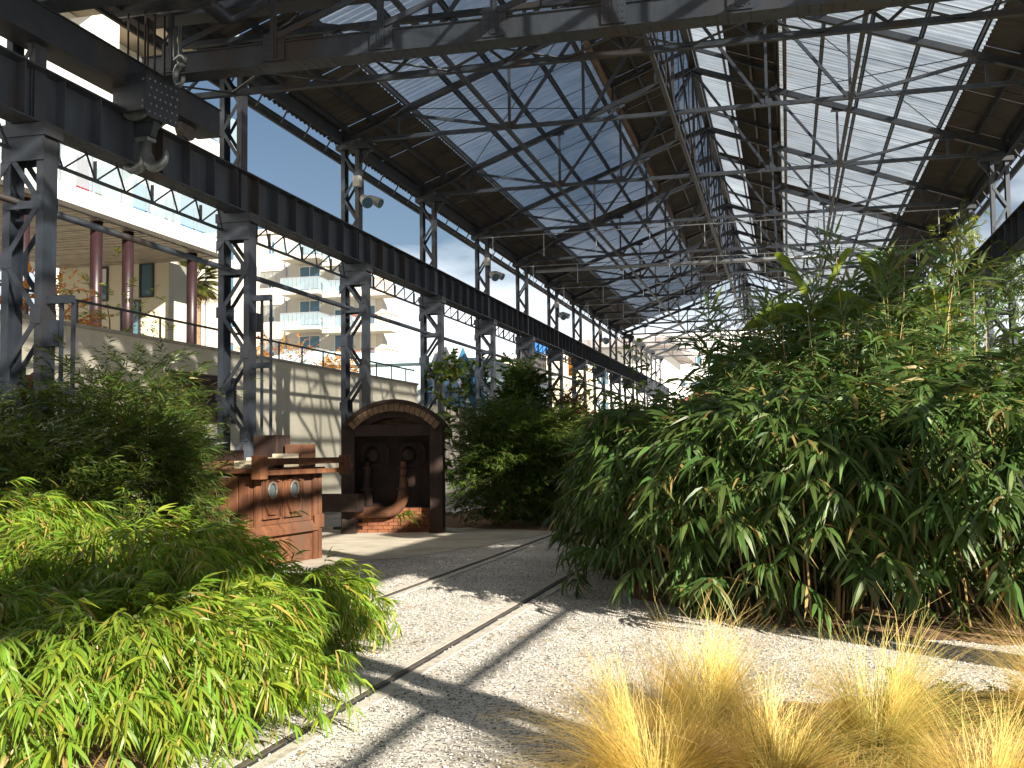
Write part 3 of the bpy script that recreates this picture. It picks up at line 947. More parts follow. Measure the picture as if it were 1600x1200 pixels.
for i in range(nb):
    a0, a1 = -R_(46) + R_(92) * i / nb + .004, -R_(46) + R_(92) * (i + 1) / nb - .004
    R2, t2 = R1 - .078, .15 + random.uniform(-.008, .008)
    p = [(.05 + R2 * math.sin(a0), zc + R2 * math.cos(a0)), (.05 + (R2 - t2) * math.sin(a0), zc + (R2 - t2) * math.cos(a0)), (.05 + (R2 - t2) * math.sin(a1), zc + (R2 - t2) * math.cos(a1)), (.05 + R2 * math.sin(a1), zc + R2 * math.cos(a1))]
    MB().prism(p, 'y', -.04 + random.uniform(-.01, .01), .45).build('arch_brick', 'refractory', fu)
MB().prism(list(reversed(arch_poly(R1 - .23, .13, R_(40), zc))), 'y', .05, .6).build('inner_arch', 'rust_dark', fu)
MB().prism([(-.78, 2.165), (.78, 2.165), (.5, 2.33), (0, 2.38), (-.5, 2.33)], 'y', .62, .7).build('crown_brickwork', 'refractory', fu)
for xc in (-.42, .36):                                 # two framed sight doors
    m = MB()
    w, h, z = .30, .22, 1.56
    oc = [(-w, h - .1), (-w + .1, h), (w - .1, h), (w, h - .1), (w, -h + .1), (w - .1, -h), (-w + .1, -h), (-w, -h + .1)]
    m.prism([(xc + a, z + b) for a, b in reversed(oc)], 'y', .42, .498)
    d = m.build('sight_door', 'rust_dark', fu, bevel=.01)
    for i in range(8):
        a, b = oc[i], oc[(i + 1) % 8]
        MB().bar((xc + a[0], .40, z + a[1]), (xc + b[0], .40, z + b[1]), .03, .03, (0, 1, 0)).build('door_rim', 'rust_dark', d)
    MB().tube([(xc - .05, .42, z - .02), (xc - .05, .34, z + .03), (xc - .05, .30, z + .02)], [.17, .14, .07], 16).build('bowl', 'rust_dark', d, True)
    MB().box(xc - .2, xc + .22, .36, .42, z - .25, z - .19).build('hinge_bar', 'rust_dark', d)
    MB().box(xc + .16, xc + .19, .37, .42, z - .18, z + .2).build('latch', 'rust_dark', d)
for xc, elbow in ((-.55, False), (.22, True)):
    pts = [(xc, .22, 1.42), (xc, .2, 1.28), (xc, .2, 1.05), (xc, .2, .9)]
    rad = [.06, .075, .08, .1]
    if elbow:
        for i in range(9):
            a = R_(i * 90 / 8)
            pts.append((xc - .36 + .36 * math.cos(a), .14, .78 - .36 * math.sin(a))); rad.append(.115)
        pts.append((-1.05, .12, .42)); rad.append(.115)
    else:
        pts += [(xc, .2, .5)]; rad += [.12]
    p = MB().tube(pts, rad, 14).build('pipe', 'rust_mid' if elbow else 'rust_dark', fu, True)
    for z, r in ((1.3, .11), (1.14, .1), (.88, .17)):
        MB().tube([(xc, .2, z - .02), (xc, .2, z + .02)], r, 14).build('pipe_flange', 'rust_dark', p)
for r in range(7):                                     # brick base
    x = -.78 + (.11 if r % 2 else 0)
    while x < .74:
        w = min(.21, .775 - x)
        MB().box(x, x + w, .3 + random.uniform(-.012, .012), .5, .005 + r * .071, .068 + r * .071).build('brick', 'firebrick', fu)
        x += .222
MB().box(-.79, .79, .34, .495, .0, .499).build('mortar_core', 'rust_dark', fu)
tag(MB().box(-10.0, -7.95, 19.25, 19.55, .44, .78).build('iron_duct', 'rust_dark', bevel=.01), 'square blackened iron duct running from the furnace front to the wall', 'duct')
for x, lab in ((-9.1, 'pale block propping the iron duct beside the furnace'), (-9.9, 'pale block propping the far end of the iron duct')):
    tag(MB().box(x, x + .22, 19.27, 19.53, .006, .438).build('support_block', 'cream_block', bevel=.01), lab, 'block')

# ------------------------------------------------------------------ rusty machine
ru = thing('rusty_machine', 'orange-brown rusted iron casing with two octagonal sight panels by the bright bamboo', 'machine', (-7.0, 13.23, 0), R_(85.2))
LX = 1.8
MB().box(.02, LX - .02, .05, 1.2, 0, 1.30).build('casing', 'rust', ru)
MB().box(.0, LX, -.01, .048, 0, .42).build('plinth_plate', 'rust', ru, bevel=.006)
m = MB().prism([(-.09, .43), (.05, .43), (.05, .58), (-.02, .58), (-.09, .50)], 'x', -.03, LX - .12); m.build('ledge', 'rust', ru, bevel=.006)
MB().box(.0, LX, .0, .046, .585, 1.30).build('face_plate', 'rust', ru)
for x0, x1 in ((.2, .70), (.77, 1.30)):
    xc, z0, z1 = (x0 + x1) / 2, .66, 1.22
    p = MB().box(x0, x1, -.022, -.001, z0, z1).build('sight_panel', 'rust', ru, bevel=.004)
    for (a, b) in (((x0 + .02, z0 + .02), (x1 - .02, z0 + .02)), ((x1 - .02, z0 + .02), (x1 - .02, z1 - .02)), ((x0 + .02, z1 - .02), (x1 - .02, z1 - .02)), ((x0 + .02, z0 + .02), (x0 + .02, z1 - .02))):
        MB().bar((a[0], -.034, a[1]), (b[0], -.034, b[1]), .022, .03, (0, 1, 0)).build('rim_bar', 'rust', p)
    hw, zc_ = .17, .98
    oc = [(-hw, .2), (-.09, .235), (.09, .235), (hw, .2), (hw, -.12), (.09, -.24), (-.09, -.24), (-hw, -.12)]
    for i in range(8):
        a, b = oc[i], oc[(i + 1) % 8]
        MB().bar((xc + a[0], -.038, zc_ + a[1]), (xc + b[0], -.038, zc_ + b[1]), .032, .045, (0, 1, 0)).build('octagon_bar', 'rust', p)
    ring = MB()
    V = []
    zr = 1.06
    pts = [(xc + .105 * math.cos(a), -.045, zr + .105 * math.sin(a)) for a in np.linspace(0, 2 * math.pi, 25)]
    MB().tube(pts, .02, 8, False).build('sight_ring', 'track_metal', p, True)
    MB().tube([(xc, -.030, zr), (xc, -.024, zr)], .10, 20).build('sight_glass', 'glass_sight', p)
for x in (LX - .17, LX - .04):
    MB().box(x - .045, x + .045, -.06, -.012, 0, 1.28).build('pilaster', 'rust', ru, bevel=.006)
MB().box(LX - .24, LX + .03, -.085, -.0605, .46, .66).build('pilaster_block', 'rust', ru, bevel=.008)
MB().box(.02, .14, -.06, -.012, 0, 1.28).build('pilaster', 'rust', ru, bevel=.006)
for i in range(7):
    MB().box(-.03 - (i % 2) * .012, .018, .03 + i * .168, .03 + i * .168 + .155, 0, 1.26).build('end_plank', 'rust', ru, bevel=.005)
MB().box(-.08, LX + .1, -.06, 1.25, 1.301, 1.36).build('top_deck', 'rust', ru, bevel=.006)
for z0, z1 in ((1.41, 1.50), (1.27, 1.34)):
    MB().box(-.12, LX + .55, -.20, -.13, z0, z1).build('cross_bar', 'rust', ru, bevel=.006)
MB().box(LX + .44, LX + .60, -.23, -.10, 1.24, 1.53).build('bar_end_block', 'rust', ru, bevel=.01)
MB().tube([(LX + .6, -.165, 1.37), (LX + .72, -.165, 1.37)], [.05, .035], 10).build('bar_knob', 'rust', ru, True)
MB().box(-.16, .02, -.24, -.09, 1.22, 1.54).build('bar_end_block', 'rust', ru, bevel=.01)
MB().box(.3, LX - .1, .35, 1.1, 1.361, 1.47).build('cover_plate', 'rust', ru, bevel=.006)
MB().box(1.36, 1.75, .45, .85, 1.471, 1.84).build('bolt_box', 'rust_dark', ru, bevel=.01)
MB().box(1.5, 1.9, .1, .4, 1.361, 1.70).build('bolt_box', 'rust', ru, bevel=.01)
MB().box(.2, 1.2, .9, 1.1, 1.471, 1.62).build('rear_bar', 'rust_dark', ru, bevel=.01)
MB().box(.62, .86, .02, .2, 1.361, 1.50).build('stop_block', 'rust_dark', ru, bevel=.01)
for i, (x, y, w, h) in enumerate(((.05, .12, .42, .11), (.5, .22, .5, .15), (1.02, .12, .42, .20))):
    o = MB().box(0, w, 0, .2, 0, h).build('refractory_block', 'cream_block', bevel=.012)
    c, s_ = math.cos(R_(85.2)), math.sin(R_(85.2))
    o.location = (-7.0 + x * c - y * s_, 13.23 + x * s_ + y * c, 1.362)
    o.rotation_euler = (0, 0, R_(85.2))
    tag(o, ('low cream refractory block by the near end of the rusty machine top', 'middle cream refractory block on top of the rusty machine', 'tallest cream refractory block on top of the rusty machine')[i], 'block')
rp_ = thing('rusty_press', 'dark rusted press with a horizontal drum beside the column', 'machine', (-9.35, 11.6, 0))
MB().box(-.25, .25, -.25, .25, 0, 2.05).build('frame_post', 'rust_dark', rp_, bevel=.02)
MB().tube([(-.4, 0, 2.42), (.25, 0, 2.42)], .17, 18).build('drum', 'rust', rp_)
MB().tube([(.25, 0, 2.42), (.33, 0, 2.42)], .21, 18).build('drum_flange', 'rust', rp_)
MB().box(-.18, .18, -.14, .14, 2.05, 2.3).build('bearing', 'rust_dark', rp_, bevel=.02)
MB().box(.252, .42, -.12, .12, 1.2, 1.6).build('gear_cover', 'rust', rp_, bevel=.02)

# ------------------------------------------------------------------ cream wall, terrace, railing
gw = thing('garden_wall', 'long cream rendered wall with a brown louvre behind the columns', 'wall')
y = 4.0
while y < 32.2:
    MB().box(-11.75, -11.5, y + .004, y + 2.396, 0, 3.72).build('wall_panel', 'wall', gw)
    y += 2.4
y_end = y
MB().box(-11.80, -11.46, 4, y_end, 3.721, 3.78).build('coping', 'concrete', gw)
lv = MB().box(-11.499, -11.45, 18.45, 21.0, 2.22, 2.26).build('louvre', 'brownmetal', gw)
for k in range(13):
    MB().bar((-11.46, 18.5, 2.30 + k * .066), (-11.46, 20.95, 2.30 + k * .066), .012, .055, (.6, 0, 1)).build('louvre_slat', 'brownmetal', lv)
MB().box(-11.499, -11.488, 18.45, 21.0, 2.262, 3.16).build('louvre_back', 'darkframe', lv)
MB().box(-11.499, -11.45, 18.45, 21.0, 3.161, 3.2).build('louvre_frame', 'brownmetal', lv)
dr = MB().box(-11.499, -11.47, 13.7, 15.0, 0, 2.75).build('service_door', 'darkframe', gw)
MB().box(-11.499, -11.45, 13.6, 15.1, 2.751, 2.83).build('door_frame', 'white', dr)
te = MB().box(-120, -11.752, -10, 130, 0.001, 3.2)
tag(te.build('terrace', 'concrete'), 'raised terrace behind the cream wall carrying the apartment buildings', 'terrace', kind='structure')
rl = thing('terrace_railing', 'dark thin metal railing along the top of the cream wall', 'railing', (-11.63, 0, 3.78))
MB().box(-.02, .02, 8, y_end, .40, .44).build('handrail', 'darkframe', rl)
yy = 8.3
while yy < y_end:
    MB().box(-.015, .015, yy - .015, yy + .015, 0, .399).build('post', 'darkframe', rl); yy += 1.25

# ------------------------------------------------------------------ buildings
def window(parent, face, c, w, h, d=0.05, glass='glass_blue', mull=1, frame='white'):
    """face 'x' -> wall plane facing +x at c=(x,y,z centre); face 'y' -> facing -y"""
    x, y, z = c
    def bx(u0, u1, z0, z1, a, b):
        return MB().box(x + a, x + b, y + u0, y + u1, z + z0, z + z1) if face == 'x' else MB().box(x + u0, x + u1, y - b, y - a, z + z0, z + z1)
    g_ = bx(-w / 2, w / 2, -h / 2, h / 2, .004, .02).build('window', glass, parent)
    f = .06
    for u0, u1, z0, z1 in ((-w / 2 - f, -w / 2, -h / 2 - f, h / 2 + f), (w / 2, w / 2 + f, -h / 2 - f, h / 2 + f), (-w / 2, w / 2, h / 2, h / 2 + f), (-w / 2, w / 2, -h / 2 - f, -h / 2)):
        bx(u0, u1, z0, z1, .004, d).build('window_frame', frame, g_)
    if random.random() < .55 and h > .9:
        bl = random.uniform(.15, .65) * h
        bx(-w / 2 + .01, w / 2 - .01, h / 2 - bl, h / 2 - .005, .0205, .03).build('blind', 'white' if random.random() < .6 else 'wall', g_)
    for i in range(mull):
        u = -w / 2 + w * (i + 1) / (mull + 1)
        bx(u - .025, u + .025, -h / 2, h / 2, .031, d).build('mullion', frame, g_)
    return g_

A = thing('apartment_building', 'white and cream apartment building raised on plum columns over an open undercroft', 'building', (0, 0, 0))
XA = -16.0
MB().box(-21.9, -18.05, 28.85, 30.2, 3.2, 7.42).build('stair_wall', 'cream', A)
sl = MB().box(-24, XA, 8, 28.8, 7.44, 7.86).build('balcony_slab', 'white', A)
for i in range(48):                                   # soffit slats
    y0 = 20.9 + i * .165
    MB().box(-21.8, XA - .35, y0, y0 + .13, 7.385 + random.uniform(0, .02), 7.436).build('soffit_slat', 'slat_metal', sl)
MB().box(-21.8, XA - .35, 8.2, 20.8, 7.40, 7.436).build('soffit_board', 'soffit', sl)
for z0 in (10.30, 13.2, 16.1):
    s_ = MB().box(-24, XA, 17.5, 28.8, z0, z0 + .42).build('balcony_slab', 'white', A)
    MB().box(-23.9, XA - .06, 17.6, 28.7, z0 - .03, z0 - .002).build('soffit_board', 'soffit', s_)
for z0 in (7.86, 10.72, 13.62):
    MB().box(-24, XA - 1.9, 8, 28.79, z0 + .001, z0 + 2.42).build('loggia_wall', 'wall', A)
    for k, y in enumerate((18.6, 21.6, 24.8, 27.3)):
        window(A, 'x', (XA - 1.9, y, z0 + 1.12), 1.5 if k % 2 else 1.9, 2.1, mull=1)
    y = 17.6
    while y < 28.6:
        MB().box(XA - .05, XA - .03, y, y + 1.12, z0 + .06, z0 + 1.0).build('balustrade_pane', 'glass_rail', A)
        MB().box(XA - .07, XA - .02, y + 1.125, y + 1.165, z0 + .001, z0 + 1.05).build('balustrade_post', 'galv', A)
        y += 1.18
    for y in (20.2, 23.3, 26.2):
        MB().box(XA - 1.89, XA - .1, y, y + .09, z0 + .002, z0 + 2.0).build('balcony_divider', 'white', A)
MB().box(-24, XA + .02, 6, 17.48, 7.87, 18).build('end_block', 'white', A)
MB().box(-24, XA, 8, 28.8, 18.9, 19.3).build('roof_slab', 'white', A)
for y in (18.0, 20.6, 23.27, 24.6, 27.73):
    MB().tube([(-16.6, y, 3.2), (-16.6, y, 7.44)], .15, 16).build('plum_column', 'purple', A, True)
for x, z, w, h in ((-20.35, 6.85, .32, .95), (-18.8, 6.9, .38, .95), (-19.23, 5.75, .36, 1.0)):
    window(A, 'y', (x, 28.85, z), w, h, mull=0, frame='darkframe')
for y, z0, c, lab, w, h in ((21.9, 7.87, 'redcloth', 'crimson cloth hung inside the glass balustrade', .5, .85), (22.9, 7.87, 'white', 'white board leaning inside the glass balustrade', .45, 1.15), (24.2, 7.87, 'cyancloth', 'blue cloth hung inside the glass balustrade beside the white board', .8, .8), (26.6, 7.87, 'cyancloth', 'blue cloth on the balcony end above the palm', .9, .7)):
    m = MB()
    for k in range(6):
        m.box(XA - .2 - .03 * (k % 2), XA - .17 - .03 * (k % 2), y + k * w / 6, y + (k + 1) * w / 6 - .002, z0, z0 + h - .03 * (k % 3))
    tag(m.build('balcony_cloth' if c != 'white' else 'leaning_board', c), lab, 'cloth' if c != 'white' else 'board')

# second apartment block, well beyond the terrace
B = thing('balcony_building', 'tall white apartment block with stacked corner balconies', 'building', (0, 0, 0))
MB().box(-35.2, -31.0, 80, 82.5, 3.2, 16.9).build('facade_wall', 'offwhite', B)
MB().box(-62, -35.21, 80, 82.5, 3.2, 19.6).build('facade_wall', 'offwhite', B)
MB().box(-62.2, -35.0, 79.8, 82.7, 19.61, 20.0).build('roof_edge', 'offwhite', B)
lev = (5.95, 8.75, 11.6, 14.4, 17.2)
for zi, z in enumerate(lev):
    for k, x in enumerate((-44.5, -40.6, -37.2, -34.2, -32.2)):
        if z > 17 and k > 2: continue
        window(B, 'y', (x, 80, z + 1.25), (1.0, .5, 1.7, 1.6, 1.2)[k], (1.6, 1.0, 2.1, 2.1, 2.0)[k], mull=1)
for x in (-46.5, -42.3, -39.3):
    MB().tube([(x, 79.93, 3.2), (x, 79.93, 19.5)], .07, 8).build('downpipe', 'galv', B)
for zb in lev:
    MB().box(-62, -31.02, 79.975, 79.999, zb - .16, zb - .04).build('string_course', 'wall', B)
def balcony(x0, x1, y0, y1, z, railmat, glass, par):
    b_ = MB().box(x0, x1, y0, y1, z - .28, z).build('balcony_slab', 'offwhite', par)
    if glass:
        MB().box(x0 + .05, x1 - .05, y0 + .05, y0 + .07, z + .08, z + 1.0).build('balustrade_pane', glass, b_)
        MB().box(x1 - .07, x1 - .05, y0 + .08, y1, z + .08, z + 1.0).build('balustrade_pane', glass, b_)
    MB().box(x0 + .03, x1 - .03, y0 + .04, y0 + .09, z + 1.01, z + 1.07).build('handrail', railmat, b_)
    MB().box(x1 - .09, x1 - .04, y0 + .091, y1, z + 1.01, z + 1.07).build('handrail', railmat, b_)
    n = int((x1 - x0) / .35)
    for i in range(n + 1):
        xx = x0 + .05 + (x1 - x0 - .1) * i / n
        MB().box(xx - .015, xx + .015, y0 + .03, y0 + .049, z, z + 1.01).build('baluster', railmat, b_)
for z in (17.2, 14.4, 11.6, 8.75):
    balcony(-38.6, -35.3, 77.4, 80, z, 'galv', 'glass_rail', B)
    balcony(-35.2, -32.9, 77.9, 80, z - .6 if z > 16 else z - .3, 'galv', 'glass_rail', B)
for z in (14.1, 11.3, 8.5):
    balcony(-32.8, -29.6, 78.0, 80, z, 'redrail', None, B)

# blue shed and glass gable
S = thing('blue_shed', 'pale blue metal clad shed beyond the cream wall', 'shed')
MB().box(-30, -13.0, 46, 60, 3.2, 5.6).build('shed_wall', 'skyblue', S)
MB().prism([(-30.4, 5.601), (-12.8, 5.601), (-12.8, 5.7), (-21, 6.3), (-30.4, 5.7)], 'y', 45.8, 60.2).build('shed_roof', 'skyblue', S)
for i in range(14):
    x = -29.5 + i * 1.2
    MB().box(x, x + .05, 45.97, 45.999, 3.2, 5.59).build('cladding_seam', 'skyblue', S)
G = thing('glass_gable', 'blue glass gable with a pale steel frame beside the blue shed', 'building')
M['glass_gable'] = glass_mat('deep_blue_glazing', (0.05, 0.19, 0.36), 0.12)
ap, l_, r_ = (-13.66, 6.15), (-14.9, 3.2), (-12.4, 3.2)
MB().prism([l_, r_, ap], 'y', 42.0, 42.06).build('glazing', 'glass_gable', G)
MB().prism([l_, r_, ap], 'y', 44.9, 44.96).build('glazing', 'glass_gable', G)
for a, b in ((l_, ap), (r_, ap)):
    MB().bar((a[0], 41.97, a[1]), (b[0], 41.97, b[1]), .05, .14, (0, 0, 1)).build('gable_frame', 'white', G)
    MB().bar((a[0], 42.06, a[1] + .02), (b[0], 42.06, b[1] + .02), .1, .05).build('roof_edge', 'white', G)
for x in (-14.3, -13.97, -13.66, -13.3, -12.95):
    zt = 3.2 + (2.95 * (1 - abs(x + 13.66) / 1.25))
    MB().box(x - .02, x + .02, 41.95, 41.998, 3.2, max(zt - .08, 3.5)).build('glazing_bar', 'darkframe', G)
for z in (4.0, 4.75):
    hw = 1.2 * (6.15 - z) / 2.95
    MB().box(-13.66 - hw, -13.66 + hw, 41.93, 41.949, z - .02, z + .02).build('glazing_bar', 'darkframe', G)
# cream hall with a blue top
H_ = thing('cream_hall', 'low cream building with a bright blue attic panel seen between columns', 'building')
MB().box(-24, -15.5, 75, 90, 3.2, 8.2).build('facade_wall', 'cream', H_)
MB().box(-18.2, -16.0, 74.9, 80, 8.21, 10.2).build('attic_panel', 'bluepaint', H_)
MB().box(-24.2, -15.3, 74.7, 90, 8.205, 8.5).build('roof_edge', 'white', H_)
for x in (-22.5, -20.3, -17.2): window(H_, 'y', (x, 75, 6.2), 1.3, 1.5)
# grey flat-roofed building further down
K = thing('flat_roofed_building', 'white building with a projecting grey flat roof beyond the hall', 'building')
MB().box(-20, -10.4, 92, 110, 0, 10.3).build('facade_wall', 'white', K)
MB().box(-20.6, -9.0, 90, 111, 10.31, 11.0).build('roof_slab', 'greymetal', K)
for z in (2, 5.0, 8.0):
    for x in (-18.2, -15.6, -13.0): window(K, 'y', (x, 92, z), 1.4, 1.5)
Fb = thing('far_apartment_block', 'distant white apartment block with rows of windows at the open end', 'building')
MB().box(-19.5, 6, 140, 155, 0, 16.2).build('facade_wall', 'white', Fb)
MB().box(-19.7, 6.2, 139.7, 155, 16.21, 16.7).build('roof_edge', 'white', Fb)
for z in (4.6, 7.5, 10.4, 13.2):
    for k in range(11):
        window(Fb, 'y', (-17.6 + k * 2.15, 140, z), 1.25, 1.35, mull=1, frame='white')
rd = thing('red_roofed_house', 'small house with a red tiled roof below the distant apartment block', 'house')
MB().box(-13, -5, 118, 126, 0, 5.6).build('wall', 'cream', rd)
MB().prism([(-13.4, 5.6), (-4.6, 5.6), (-9, 8.0)], 'y', 117.6, 126.4).build('roof', 'redroof', rd)
for x in (-11.5, -9, -6.5): window(rd, 'y', (x, 118, 3.4), 1.1, 1.3)
# banner and sign between the far columns
bn = thing('hanging_banner', 'grey mottled banner hung between two far columns under the crane beam', 'banner', (-9.02, 0, 0))
m = MB()
for k in range(16):
    y0 = 36.4 + k * .265
    m.box(-.02 + .03 * math.sin(k * .9), .0 + .03 * math.sin(k * .9), y0, y0 + .263, 4.25, 5.2)
m.build('cloth', 'greymetal', bn)
MB().box(-.03, .03, 36.3, 40.75, 5.201, 5.24).build('banner_rail', 'steel', bn)
og = thing('orange_sign', 'bright orange sign panel on a post beyond the columns', 'sign', (-10.77, 55, 0))
MB().box(-.05, .05, -.05, .05, 0, 5.6).build('post', 'steel_dark', og)
MB().box(-.22, .22, -.09, -.051, 5.45, 6.5).build('panel', 'orange', og, bevel=.02)
# white garden fence behind the path
fe = thing('white_fence', 'white picket fence and pale panel at the end of the gravel path', 'fence', (-5.3, 30, 0))
MB().box(0, 1.6, -.02, .02, 1.5, 1.56).build('top_rail', 'white', fe)
MB().box(0, 1.6, -.02, .02, 1.2, 1.24).build('lower_rail', 'white', fe)
for k in range(11): MB().box(.02 + k * .15, .06 + k * .15, -.015, .015, 1.241, 1.499).build('picket', 'white', fe)
for k in range(3): MB().box(.02 + k * .53, .53 + k * .53, .0, .03, .02, 1.199).build('panel', 'white', fe)

# ------------------------------------------------------------------ vegetation toolkit
LEAF_F = np.array([(0, 1, 3), (0, 3, 2), (2, 3, 5), (2, 5, 4), (4, 5, 6)])
def leaves(P, D, L, W, droop, roll):
    """arrays of leaves -> (n,7,3) vertices"""
    n = len(P)
    D = D / np.linalg.norm(D, axis=1, keepdims=True)
    up = np.tile([0, 0, 1.0], (n, 1))
    S = np.cross(D, up)
    S /= np.linalg.norm(S, axis=1, keepdims=True) + 1e-6
    Nn = np.cross(S, D)
    S = S * np.cos(roll)[:, None] + Nn * np.sin(roll)[:, None]
    out = np.zeros((n, 7, 3))
    for j, (t, w) in enumerate(((0, .22), (.30, 1.0), (.66, .72))):
        c = P + D * (L * t)[:, None]
        c[:, 2] -= droop * L * t * t
        out[:, 2 * j] = c - S * (W * w / 2)[:, None]
        out[:, 2 * j + 1] = c + S * (W * w / 2)[:, None]
    c = P + D * L[:, None]
    c[:, 2] -= droop * L
    out[:, 6] = c
    return out
def tints(n, base, var, alt=None, p_alt=0.0):
    k = rng.normal(1, var, (n, 1)).clip(.45, 1.7)
    C = np.array(base)[None] * k
    C[:, 0] *= rng.uniform(.75, 1.3, n)
    if alt is not None:
        a = rng.random(n) < p_alt
        C[a] = np.array(alt) * rng.uniform(.7, 1.2, (a.sum(), 1))
    return np.concatenate([C, np.ones((n, 1))], 1)
def make_spray(nl, L, W, twig, spread, droop, tint, pitch0=-.1):
    s = np.linspace(.25, 1, nl) + rng.uniform(-.04, .04, nl)
    sgn = np.where(np.arange(nl) % 2 == 0, 1, -1)
    yaw = sgn * spread * (1.15 - .75 * s) * rng.uniform(.6, 1.3, nl)
    pit = pitch0 + rng.normal(0, .28, nl)
    P = np.stack([twig * s, np.zeros(nl), -.12 * twig * s * s], 1)
    D = np.stack([np.cos(yaw) * np.cos(pit), np.sin(yaw) * np.cos(pit), np.sin(pit)], 1)
    V = leaves(P, D, L * rng.uniform(.65, 1.15, nl), W * rng.uniform(.75, 1.2, nl), rng.uniform(droop * .5, droop * 1.4, nl), rng.normal(0, .55, nl))
    return V, tint(nl)
class Species:
    def __init__(self, name, nl, L, W, twig, spread, droop, base, var=.22, alt=None, p_alt=.06, mat='leaf', nv=10, pitch0=-.1):
        self.name, self.mat = name, mat
        self.var = []
        for _ in range(nv):
            V, C = make_spray(nl + int(rng.integers(-1, 2)), L, W, twig, spread, droop, lambda n: tints(n, base, var, alt, p_alt), pitch0)
            self.var.append((V.reshape(-1, 3), np.repeat(C, 7, 0)))
        self.meshes = [self.to_mesh(*v) for v in self.var]
    def to_mesh(self, V, C, name=None):
        n = len(V) // 7
        F = (LEAF_F[None] + (np.arange(n) * 7)[:, None, None]).reshape(-1, 3)
        me = np_mesh(name or self.name + '_spray', V, F)
        set_tint(me, C)
        me.materials.append(M[self.mat])
        return me
    def join(self, pos, az, pit, sc, name='foliage'):
        Vs, Cs = [], []
        k = rng.integers(0, len(self.var), len(pos))
        for i in range(len(pos)):
            V, C = self.var[k[i]]
            ca, sa, cp, sp = math.cos(az[i]), math.sin(az[i]), math.cos(pit[i]), math.sin(pit[i])
            Rm = np.array([(ca * cp, -sa, -ca * sp), (sa * cp, ca, -sa * sp), (sp, 0, cp)])
            Vs.append(V @ Rm.T * sc[i] + pos[i]); Cs.append(C)
        return self.to_mesh(np.concatenate(Vs), np.concatenate(Cs), name)

SP = {
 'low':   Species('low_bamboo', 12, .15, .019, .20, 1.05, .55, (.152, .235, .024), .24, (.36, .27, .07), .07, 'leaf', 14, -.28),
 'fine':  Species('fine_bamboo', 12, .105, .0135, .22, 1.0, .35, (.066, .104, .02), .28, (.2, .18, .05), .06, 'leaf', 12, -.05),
 'broad': Species('broad_bamboo', 10, .235, .036, .22, 1.15, .6, (.058, .108, .024), .32, (.24, .18, .06), .045, 'leaf_gloss', 16, -.2),
 'mid':   Species('hedge', 12, .13, .024, .25, 1.1, .35, (.066, .112, .022), .28, (.16, .16, .04), .08, 'leaf', 10, -.05),
 'red':   Species('red_shrub', 12, .12, .022, .25, 1.0, .3, (.115, .085, .03), .25, (.28, .10, .06), .4, 'leaf', 8, .1),
 'vine':  Species('vine', 8, .15, .10, .22, 1.3, .35, (.085, .135, .025), .25, (.2, .2, .04), .1, 'leaf', 8, -.3),
 'amber': Species('amber_shrub', 12, .13, .05, .45, 1.2, .3, (.36, .21, .05), .25, (.5, .17, .02), .3, 'leaf', 8, .1),
 'reed':  Species('reed', 4, .52, .052, .3, .8, .7, (.10, .16, .05), .22, (.24, .23, .07), .07, 'leaf', 12, .25),
 'yellow': Species('sunny_bamboo', 12, .16, .022, .25, 1.0, .45, (.16, .21, .03), .25, (.3, .28, .05), .1, 'leaf', 8, -.1),
 'tree': Species('tree', 12, .13, .06, .35, 1.2, .25, (.06, .10, .025), .25, (.13, .14, .03), .1, 'leaf', 8, .0),
}
